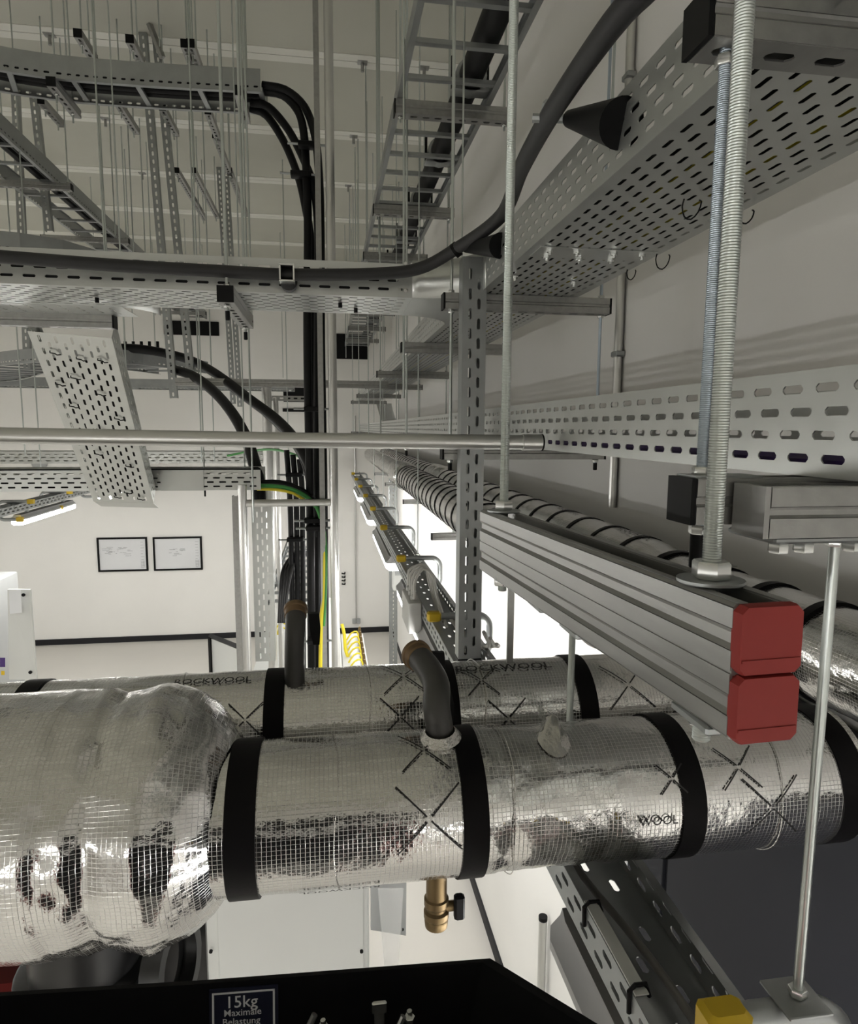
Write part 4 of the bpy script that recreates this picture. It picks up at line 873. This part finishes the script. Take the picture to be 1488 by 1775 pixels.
for i, (a, b_, y) in enumerate(TR):
    pb = at(*b_, Y=y)
    k = sorted(q_[0][0] for q_ in TR).index(a[0])
    nm = (ORD + ['thirteenth', 'fourteenth', 'fifteenth', 'sixteenth', 'seventeenth', 'eighteenth', 'nineteenth', 'twentieth'] + ['twenty-' + o_ for o_ in ORD[:9]])[k]
    t = rod('thin loose ceiling rod, %s of its kind from the left' % nm, pb.x, y, pb.z, CE, 0.0042 if y < 5 else 0.005, (), group='loose ceiling rods')
# rods with eye fittings at the joints
for i, (px, py, y) in enumerate([(628, 112, 5.12), (734, 122, 5.12), (612, 248, 6.35), (190, 215, 6.35), (88, 62, 5.12), (604, 320, 7.58), (242, 293, 7.58)]):
    p = at(px, py, Z=CE); t = thing('ceiling_fixing', 'small ceiling fixing plate in a slab joint above a rod', 'ceiling fixing', (p.x, y, CE), 'ceiling fixings in the joints')
    part(t, 'plate', MB().bbox(p.x - 0.035, p.x + 0.035, y - 0.03, y + 0.03, CE - 0.012, CE, 0.003), M['strut'])
    part(t, 'socket', MB().lathe([(0.012, 0), (0.012, 0.06)], (p.x, y, CE - 0.07), Z, 8), M['strut'])

# ================================================================== far wall fittings
def wallbox(label, p0, p1, m, d=0.03, name='fire_seal', cat='fire seal'):
    a, b_ = at(*p0, Y=WF - d), at(*p1, Y=WF - d)
    return single(name, label, cat, MB().bbox(min(a.x, b_.x), max(a.x, b_.x), WF - d, WF, min(a.z, b_.z), max(a.z, b_.z), 0.004), m)
wallbox('black fire seal panel where the left ladder meets the far wall', (283, 555), (380, 582), M['black'])
wallbox('black fire seal panel where the right ladder meets far wall', (583, 578), (638, 623), M['black'])
wallbox('dark opening panel behind the black riser cables on far wall', (491, 670), (540, 697), M['black'])
wallbox('second dark panel lower behind the riser cables on far wall', (490, 708), (530, 714), M['black'])
def frame_pic(label, x0, y0, x1, y1, seed):
    a, b_ = at(x0, y0, Y=WF), at(x1, y1, Y=WF); rs = random.Random(seed)
    t = thing('framed_plan', label, 'framed plan', ((a.x + b_.x) / 2, WF - 0.02, b_.z)); f = 0.028
    b = MB(); Xa, Xb, Zb, Zt = a.x, b_.x, b_.z, a.z
    for q_ in ((Xa, Xb, Zt - f, Zt), (Xa, Xb, Zb, Zb + f), (Xa, Xa + f, Zb + f, Zt - f), (Xb - f, Xb, Zb + f, Zt - f)): b.box(q_[0], q_[1], WF - 0.025, WF, q_[2], q_[3])
    part(t, 'frame', b, M['black'])
    part(t, 'sheet', MB().box(Xa + f, Xb - f, WF - 0.012, WF - 0.002, Zb + f, Zt - f), M['paper'])
    b = MB(); W_, H_ = Xb - Xa, Zt - Zb
    def ln(u0, v0, u1, v1, th=0.0035):
        b.box(Xa + W_ * min(u0, u1), Xa + W_ * max(u0, u1) + th, WF - 0.0135, WF - 0.012, Zb + H_ * min(v0, v1), Zb + H_ * max(v0, v1) + th)
    cu = (0.35, 0.55) if seed == 1 else (0.42, 0.5)
    for k in range(26 if seed == 1 else 14):
        u, v = cu[0] + rs.uniform(-0.28, 0.35) * (1 if seed == 1 else 0.4), cu[1] + rs.uniform(-0.1, 0.16)
        ln(u, v, min(0.9, u + rs.uniform(0.02, 0.14)), v)
    for k in range(10): v = 0.08 + k * 0.085; ln(0.86, v, 0.86 + rs.uniform(0.03, 0.07), v, 0.003)
    for k in range(4): ln(0.86 + 0.02 * k, 0.1, 0.86 + 0.02 * k, 0.3, 0.002)
    part(t, 'printed_lines', b, M['ink'])
frame_pic('black framed circuit plan on the far wall, wider drawing on left', 168, 932, 258, 989, 1)
frame_pic('black framed plan on the far wall, small drawing in its middle', 265, 931, 352, 987, 2)
p = at(617, 920, Y=WF - 0.02); b = at(618, 1072, Y=WF - 0.02)
t = thing('wall_socket', 'double grey socket with thin conduit above it on far wall', 'socket', (b.x, WF, b.z - 0.1))
part(t, 'conduit', MB().tube([(b.x, WF - 0.015, 0.2), (b.x, WF - 0.015, b.z)], 0.012, 8), M['cond'])
for k in (-0.035, 0.035): part(t, 'outlet', MB().bbox(b.x + k - 0.032, b.x + k + 0.032, WF - 0.05, WF, b.z - 0.085, b.z, 0.006), M['cabedge'])
p = at(593, 1000, Y=WF - 0.05); t = thing('hook_rail', 'small black hook rail on the far wall right of the riser', 'hook rail', p)
for k in range(4): part(t, 'hook', MB().tube([(p.x + 0.0, WF - 0.01, p.z + 0.05 - 0.06 * k), (p.x + 0.05, WF - 0.05, p.z + 0.05 - 0.06 * k), (p.x + 0.05, WF - 0.05, p.z + 0.08 - 0.06 * k)], 0.012, 6), M['black'])
p = at(675, 1000, Y=8.0); t = thing('wall_box', 'light grey wall box with fine vent holes near the far corner', 'wall box', (0.95, 8, -2))
part(t, 'housing', MB().bbox(0.78, 1.05, 8.0, 8.35, -2.0, -1.62, 0.01), M['cab'])
part(t, 'vent', MB().sheet((0.80, 7.996, -1.80), X, Z, 0.23, 0.16, dict(rows=8, pitch=0.02, sl=0.008, sw=0.008, mg=0.004)), M['cabedge'], kind='stuff')
t = thing('round_fitting', 'round grey fitting on far wall above the left luminaire', 'wall fitting', at(68, 805, Y=WF))
part(t, 'disc', MB().lathe([(0.11, 0), (0.115, 0.02), (0.10, 0.05), (0.06, 0.06)], at(69, 803, Y=WF), -Y, 24), M['cabedge'])
# disc carries through to the far wall
# left lamp track and luminaires
t = thing('lamp_track', 'slotted lamp carrier channel at left above the framed plans', 'lamp track', (-2.75, 7, -0.75))
b = MB().sheet((-2.69, 3, -0.68), Y, -Z, 7.9, 0.07, dict(rows=2, pitch=0.09, sl=0.05, sw=0.012, mg=0.008)).sheet((-2.69, 3, -0.75), Y, -X, 7.9, 0.12).sheet((-2.81, 3, -0.68), Y, -Z, 7.9, 0.07)
part(t, 'channel', b, M['galv'], solid=0.002)
for i, y in enumerate((6.3, 7.2, 8.3)):
    t = thing('lamp_hook', 'bent hook with yellow end on the left lamp carrier, %s from camera' % ORD[i], 'hanger hook', (-2.7, y, -0.7))
    part(t, 'arm', MB().tube(fillet([V((-2.62, y, -0.66)), V((-2.88, y, -0.66)), V((-2.88, y, -0.82)), V((-2.72, y, -0.82))], 0.05, 6), 0.016, 10), M['galv'])
    part(t, 'end_cap', MB().box(-2.63, -2.58, y - 0.02, y + 0.02, -0.68, -0.64), M['yellow'], 'yellow end cap')
    part(t, 'end_cap', MB().box(-2.73, -2.68, y - 0.02, y + 0.02, -0.84, -0.80), M['yellow'], 'yellow end cap')
luminaire('lit luminaire at the left, hanging in front of the white far wall', -2.75, 6.35, 7.6, -0.785, 0.13)
luminaire('lit luminaire at left, just behind the foot of sloping tray', -2.68, 8.25, 9.5, -0.785, 0.13)
for i, (x, y0_) in enumerate([(-2.75, 3.6), (-2.75, 1.0), (-2.75, -1.6), (0.405, -2.6), (-5.6, 1.0), (-5.6, 4.5), (-5.6, 8.0), (-1.15, -3.3), (-1.15, -1.9)]):
    luminaire('lit luminaire out of the picture, unit %s' % ORD[i], x, y0_, y0_ + 1.27, -0.80, 0.13)

# ================================================================== cabinets and floor items
def cabinet(label, x0, x1, y0, y1, z1, m='cab', name='control_cabinet'):
    t = thing(name, label, 'cabinet', ((x0 + x1) / 2, (y0 + y1) / 2, FL))
    part(t, 'body', MB().bbox(x0, x1, y0, y1, FL, z1, 0.008), M[m])
    return t
# white cabinet below the front pipe
c0, c1 = at(352, 1560, Y=2.1), at(640, 1560, Y=2.1)
t = cabinet('white control cabinet under the front foil pipe beside black tray', c0.x, c1.x, 2.1, 2.5, -1.42)
part(t, 'door', MB().bbox(c0.x + 0.045, c1.x - 0.02, 2.09, 2.1, FL + 0.1, -1.44, 0.002), M['cab'])
for px, py in ((366, 1648), (627, 1648)):
    q_ = at(px, py, Y=2.09); part(t, 'lock', MB().lathe([(0.006, 0), (0.006, 0.006)], q_, -Y, 12), M['black'], 'black lock')
for py in (1635, 1667, 1695):
    q_ = at(352, py, Y=2.1); part(t, 'hinge', MB().bbox(c0.x - 0.012, c0.x + 0.006, 2.085, 2.1, q_.z - 0.008, q_.z + 0.008, 0.002), M['black'], 'black hinge')
c2 = at(643, 1545, Y=2.25)
part(t, 'door_leaf', MB().rings([[at(643, 1500, Y=2.5), at(705, 1500, Y=2.6), at(705, 1500, Y=2.6) + Y * .02, at(643, 1500, Y=2.5) + Y * .02], [at(643, 1612, Y=2.5), at(704, 1622, Y=2.6), at(704, 1622, Y=2.6) + Y * .02, at(643, 1612, Y=2.5) + Y * .02]]), M['cabedge'])
part(t, 'lock', MB().lathe([(0.008, 0), (0.008, 0.006)], at(697, 1610, Y=2.595), -Y, 10), M['black'], 'black lock')
b = MB().add([at(655, 1540, Y=2.4), at(700, 1540, Y=2.4), at(690, 1690, Y=2.4), at(668, 1690, Y=2.4)], [(0, 1, 2, 3)])
part(t, 'clear_sleeve', b, M['clear'], 'clear plastic document sleeve', solid=0.002)
# left cabinets
t = cabinet('light grey cabinet at the left edge with paper sheets on top', -3.9, -3.15, 6.6, 7.2, -1.47, 'cabbody')
q0, q1 = at(15, 1020, Y=6.4), at(62, 1176, Y=6.0)
part(t, 'open_door', MB().rings([[at(13, 1022, Y=6.55), at(52, 1022, Y=6.4), at(52, 1022, Y=6.4) + Y * .03, at(13, 1022, Y=6.55) + Y * .03], [at(16, 1178, Y=6.55), at(63, 1178, Y=6.4), at(63, 1178, Y=6.4) + Y * .03, at(16, 1178, Y=6.55) + Y * .03]]), M['cab'])
for px, py in ((41, 1031), (53, 1165)): part(t, 'lock', MB().lathe([(0.016, 0), (0.016, 0.01)], at(px, py, Y=6.40), -Y, 10), M['black'], 'black lock')
part(t, 'document', MB().add([at(16, 1024, Y=6.39), at(36, 1023, Y=6.39), at(38, 1062, Y=6.39), at(17, 1064, Y=6.39)], [(0, 1, 2, 3)]), M['paper'], 'printed sheets', solid=0.003)
part(t, 'sticker', MB().add([at(0, 1140, Y=6.5), at(9, 1140, Y=6.5), at(9, 1156, Y=6.5), at(0, 1156, Y=6.5)], [(0, 1, 2, 3)]), M['purple'], 'blue and white sticker', solid=0.003)
part(t, 'sticker', MB().add([at(2, 1163, Y=6.5), at(8, 1163, Y=6.5), at(8, 1170, Y=6.5), at(2, 1170, Y=6.5)], [(0, 1, 2, 3)]), M['yellow'], 'small orange sticker', solid=0.003)
cabinet('long low white cabinet on the floor behind the riser frame', -0.62, 0.095, 4.9, 7.6, -1.95)
cabinet('white cabinet top with brass busbars right of the riser', 0.10, 0.31, 5.0, 6.2, -1.95)
t = thing('busbar_row', 'brass terminal row with yellow wires on the white cabinet', 'terminal row', (0.32, 6.0, -1.95))
part(t, 'bar', MB().box(0.26, 0.285, 5.1, 6.1, -1.95, -1.92), M['brass'])
for k in range(7): part(t, 'terminal', MB().lathe([(0.014, 0), (0.014, 0.05), (0.008, 0.08)], (0.272, 5.15 + 0.15 * k, -1.92), Z, 8), M['brass'])
for k in range(6): cable('yellow wire from the brass terminal row, %s from camera' % ORD[k], [(0.262, 5.15 + 0.15 * k, -1.90), (0.24, 5.15 + 0.15 * k, -1.84), (0.19, 5.17 + 0.15 * k, -1.86), (0.15, 5.2 + 0.15 * k, -1.93)], 0.008, 'yelcable', n=6)
cable('yellow earth cable bundle standing right of the riser frame', [at(593, 1082, Y=5.55), at(597, 1100, Y=5.55), at(600, 1130, Y=5.55), at(610, 1146, Y=5.55), at(622, 1146, Y=5.55)], 0.014, 'yelcable')
# black framed board on the floor
t = thing('display_board', 'grey board in a black frame standing before the far wall', 'display board', at(390, 1150, Y=7.5))
A_, B_ = at(365, 1102, Y=7.6), at(425, 1126, Y=6.9)
A2, B2 = V((A_.x, A_.y, FL)), V((B_.x, B_.y, FL))
part(t, 'panel', MB().rings([[A_, B_, B_ + Y * 0.03, A_ + Y * 0.03], [A2 + Z * .3, B2 + Z * .3, B2 + V((0, .03, .3)), A2 + V((0, .03, .3))]]), M['cab'])
part(t, 'frame', MB().tube([A2, A_], 0.03, 4).tube([A_, B_], 0.03, 4).tube([B_, B2], 0.03, 4), M['black'], 'black frame')
# dark cabinets at lower right
for i, (ya, yb) in enumerate(((1.70, 1.935), (0.2, 1.685))):
    t = cabinet('tall anthracite cabinet front by the right wall, %s' % ['narrow one with pale edge', 'wide one nearer the camera'][i], 0.985, WR - 0.001, ya, yb, -0.60, 'dark', 'tall_cabinet')
    if i == 0: part(t, 'edge_strip', MB().box(0.98, WR - 0.001, yb, yb + 0.035, FL, -0.60), M['cabedge'], 'pale grey edge strip')
    part(t, 'door', MB().bbox(0.972, 0.985, ya + 0.006, yb - 0.006, FL + 0.08, -0.62, 0.002), M['dark'])
# small tubes on the right wall
a = at(935, 1592, X=1.0); t = thing('wall_tube', 'steel tube end with black cap leaning on the lower right wall', 'tube', (1.0, a.y, FL))
part(t, 'tube', MB().tube([(1.02, a.y, FL), (1.02, a.y, a.z)], 0.02, 14), M['cond']); part(t, 'cap', MB().lathe([(0.022, 0), (0.022, 0.02)], (1.02, a.y, a.z - 0.01), Z, 14), M['black'], 'black cap')
a = at(1015, 1662, X=1.02); t = thing('earth_rod', 'green and yellow twisted earth cable on the lower right wall', 'earth cable', (1.02, a.y, FL))
for k in range(2): part(t, 'strand', MB().tube([(1.03 + 0.008 * math.cos(q_ * 0.9 + k * P3), a.y + 0.008 * math.sin(q_ * 0.9 + k * P3), FL + (a.z - FL) * q_ / 60) for q_ in range(61)], 0.007, 6), M['yelcable' if k else 'grncable'])
# conduit on the right wall
t = thing('wall_conduit', 'vertical steel conduit on the right wall behind both trays', 'conduit', (1.035, 2.31, -0.25))
part(t, 'tube', MB().tube([(1.038, 2.31, -0.285), (1.038, 2.31, CE)], 0.0155, 14), M['cond'])
for z in (0.27, 1.2, 2.0): part(t, 'saddle', MB().bbox(1.02, 1.054, 2.285, 2.335, z - 0.01, z + 0.01, 0.003), M['galv'])
# pipe supports under the wall pipes
for i, (x0, x1, y, z) in enumerate(((0.60, 0.80, 5.3, -0.575), (0.60, 0.80, 7.0, -0.575), (0.60, 0.80, 8.6, -0.575), (0.56, 0.80, 3.55, -0.575))):
    t = channel('short strut below the banded wall pipes, %s' % ['by the crumpled joint', 'second before the far wall', 'closest to the far wall', 'half hidden by the slotted post'][i], (x0, y, z - 0.03), X, x1 - x0, size=0.035)
    part(t, 'stem', MB().tube([((x0 + x1) / 2, y, z), ((x0 + x1) / 2, y, -0.50)], 0.008, 8), M['rod'])
slotted_post('slotted upright below the wall pipes near the far corner', (0.80, 8.2, FL), (0.80, 8.2, -0.60), 0.1, 0.05)
t = thing('tray_drop', 'tray bend turning down at the far end of the upper tray', 'tray fitting', (0.8, 9.75, 0.0))
part(t, 'slope', MB().add([(0.70, 9.72, 0.36), (0.92, 9.72, 0.36), (1.0, 9.85, 0.12), (0.78, 9.85, 0.12)], [(0, 1, 2, 3)]), M['tray'], solid=0.01)
part(t, 'drop', MB().sheet((0.80, 9.84, -0.1), Z, X, 0.24, 0.2, dict(rows=4, pitch=0.05, sl=0.03, sw=0.01)), M['tray'], solid=0.004)

# ================================================================== black tool tray of the ladder, bottom edge
t = thing('tool_tray', 'black plastic tool tray with a 15kg load label, at bottom edge', 'tool tray', (-0.1, 0.38, -0.46))
c = at(850, 1661, Z=-0.385); l = at(0, 1722, Z=-0.385); l2 = at(-120, 1727, Z=-0.385); r_ = at(1045, 1780, Z=-0.385); m_ = at(350, 1699, Z=-0.385)
out = [l2, m_, c, r_, V((r_.x + 0.02, 0.2, -0.385)), V((l2.x, 0.2, -0.385))]
cen = V((-0.1, 0.33, -0.385))
def ins(p, k, dz): q_ = cen + (V(p) - cen) * k; q_.z = -0.385 + dz; return q_
part(t, 'shell', MB().rings([[ins(p, 0.93, -0.075) for p in out], [ins(p, 1.0, 0) for p in out], [ins(p, 0.97, 0) for p in out], [ins(p, 0.90, -0.065) for p in out]], False).add([ins(p, 0.93, -0.075) for p in out], [tuple(range(6))]).add([ins(p, 0.90, -0.065) for p in out], [tuple(range(6))]), M['black'])
for xx in (-0.40, 0.16):  # stiles and steps are out of view, added for the foil pipes to reflect
    part(t, 'stile', MB().prism([(-0.012, -0.035), (0.012, -0.035), (0.012, 0.035), (-0.012, 0.035)], (xx, 0.30, -0.47), X, Y, V((0, -0.22, -0.975)).normalized(), 3.05), M['red'], 'unseen red ladder stile added for the foil to reflect')
for k in range(9):
    zz = -0.72 - 0.28 * k; part(t, 'step', MB().box(-0.39, 0.15, 0.30 + (zz + 0.47) * 0.2256 - 0.04, 0.30 + (zz + 0.47) * 0.2256 + 0.04, zz - 0.025, zz), M['black'], 'unseen black ladder step added for the foil to reflect')
part(t, 'reflected_panel', MB().box(-0.39, 0.15, 0.20, 0.215, -1.35, -0.50), M['black'], 'unseen black panel added below the tray for a dark foil reflection')  # out of view; added to put a dark reflection on the foil
# label on the inner far wall
i0, i1, i2, i3 = ins(m_, 0.965, -0.004), ins(c, 0.965, -0.004), ins(c, 0.902, -0.062), ins(m_, 0.902, -0.062)
eu = (i1 - i0).normalized(); ev = ((i3 - i0) - eu * (i3 - i0).dot(eu)).normalized(); nn = eu.cross(ev); nn = nn if nn.y < 0 else -nn
lab0 = i0 + eu * 0.006 + nn * 0.001; LW = 0.047; LH = 0.042
def lp(u, v, o=0.0): return lab0 + eu * u + ev * v + nn * o
part(t, 'label', MB().rings([[lp(0, 0, -.001), lp(LW, 0, -.001), lp(LW, LH, -.001), lp(0, LH, -.001)], [lp(0, 0), lp(LW, 0), lp(LW, LH), lp(0, LH)]]), M['navy'], 'navy label with white lettering')
b = MB(); bw = 0.0014
for u0, u1, v0, v1 in ((0.002, LW - 0.002, 0.002, 0.002 + bw), (0.002, 0.002 + bw, 0.002, LH), (LW - 0.002 - bw, LW - 0.002, 0.002, LH)):
    b.add([lp(u0, v0, .0006), lp(u1, v0, .0006), lp(u1, v1, .0006), lp(u0, v1, .0006)], [(0, 1, 2, 3)])
for s_, sz, u_, v_ in (('15kg', 0.0118, 0.0108, 0.0132), ('Maximale', 0.0068, 0.0098, 0.0190), ('Belastung', 0.0068, 0.0088, 0.0252)):
    vs, fs = text_mesh(s_, sz)
    b.add([lp(u_ + p.x * 1.0, v_ - p.y, .0006) for p in vs], fs)
part(t, 'lettering', b, M['white'])
zf = -0.385 - 0.062
for i, (px, py, kind) in enumerate([(658, 1747, 'clip'), (710, 1752, 'bolt'), (560, 1768, 'bolt2'), (530, 1765, 'rodlet'), (685, 1768, 'pin')]):
    p = at(px, py, Z=-0.392)
    b = MB(); lb = ['shiny bent metal clip inside the black tool tray', 'zinc hex bolt standing inside the black tool tray', 'zinc bolt head lying low in the black tool tray', 'short steel pin lying slanted in the black tool tray', 'pale slim pin beside the bolt in black tool tray'][i]
    if kind == 'clip': b.bbox(p.x - 0.005, p.x + 0.005, p.y - 0.001, p.y + 0.002, p.z - 0.004, p.z + 0.004, 0.0006).bbox(p.x - 0.0035, p.x + 0.0035, p.y + 0.0015, p.y + 0.003, zf + 0.002, p.z, 0.0005)
    elif kind.startswith('bolt'): b.hexnut((p.x, p.y, p.z - 0.007), Z, 0.0038, 0.003).tube([(p.x + 0.006, p.y, zf + 0.002), (p.x, p.y, p.z)], 0.0018, 8)
    else: b.tube([(p.x - 0.022, p.y - 0.008, zf + 0.004), (p.x + 0.006, p.y + 0.002, p.z)], 0.0022, 8)
    single('small_hardware', lb, 'hardware', b, M['nut'] if kind != 'rodlet' else M['strut'])
# pale bracket seen at the far left bottom
a = at(0, 1712, Y=2.2); b_ = at(62, 1716, Y=2.2)
single('slotted_angle', 'slotted steel angle at the lower left below foil cover', 'slotted angle', MB().sheet((a.x - 0.3, 2.2, b_.z - 0.06), X, Z, b_.x - a.x + 0.3, 0.07, dict(rows=1, pitch=0.06, sl=0.035, sw=0.012, mg=0.02)), M['galv'], solid=0.003)
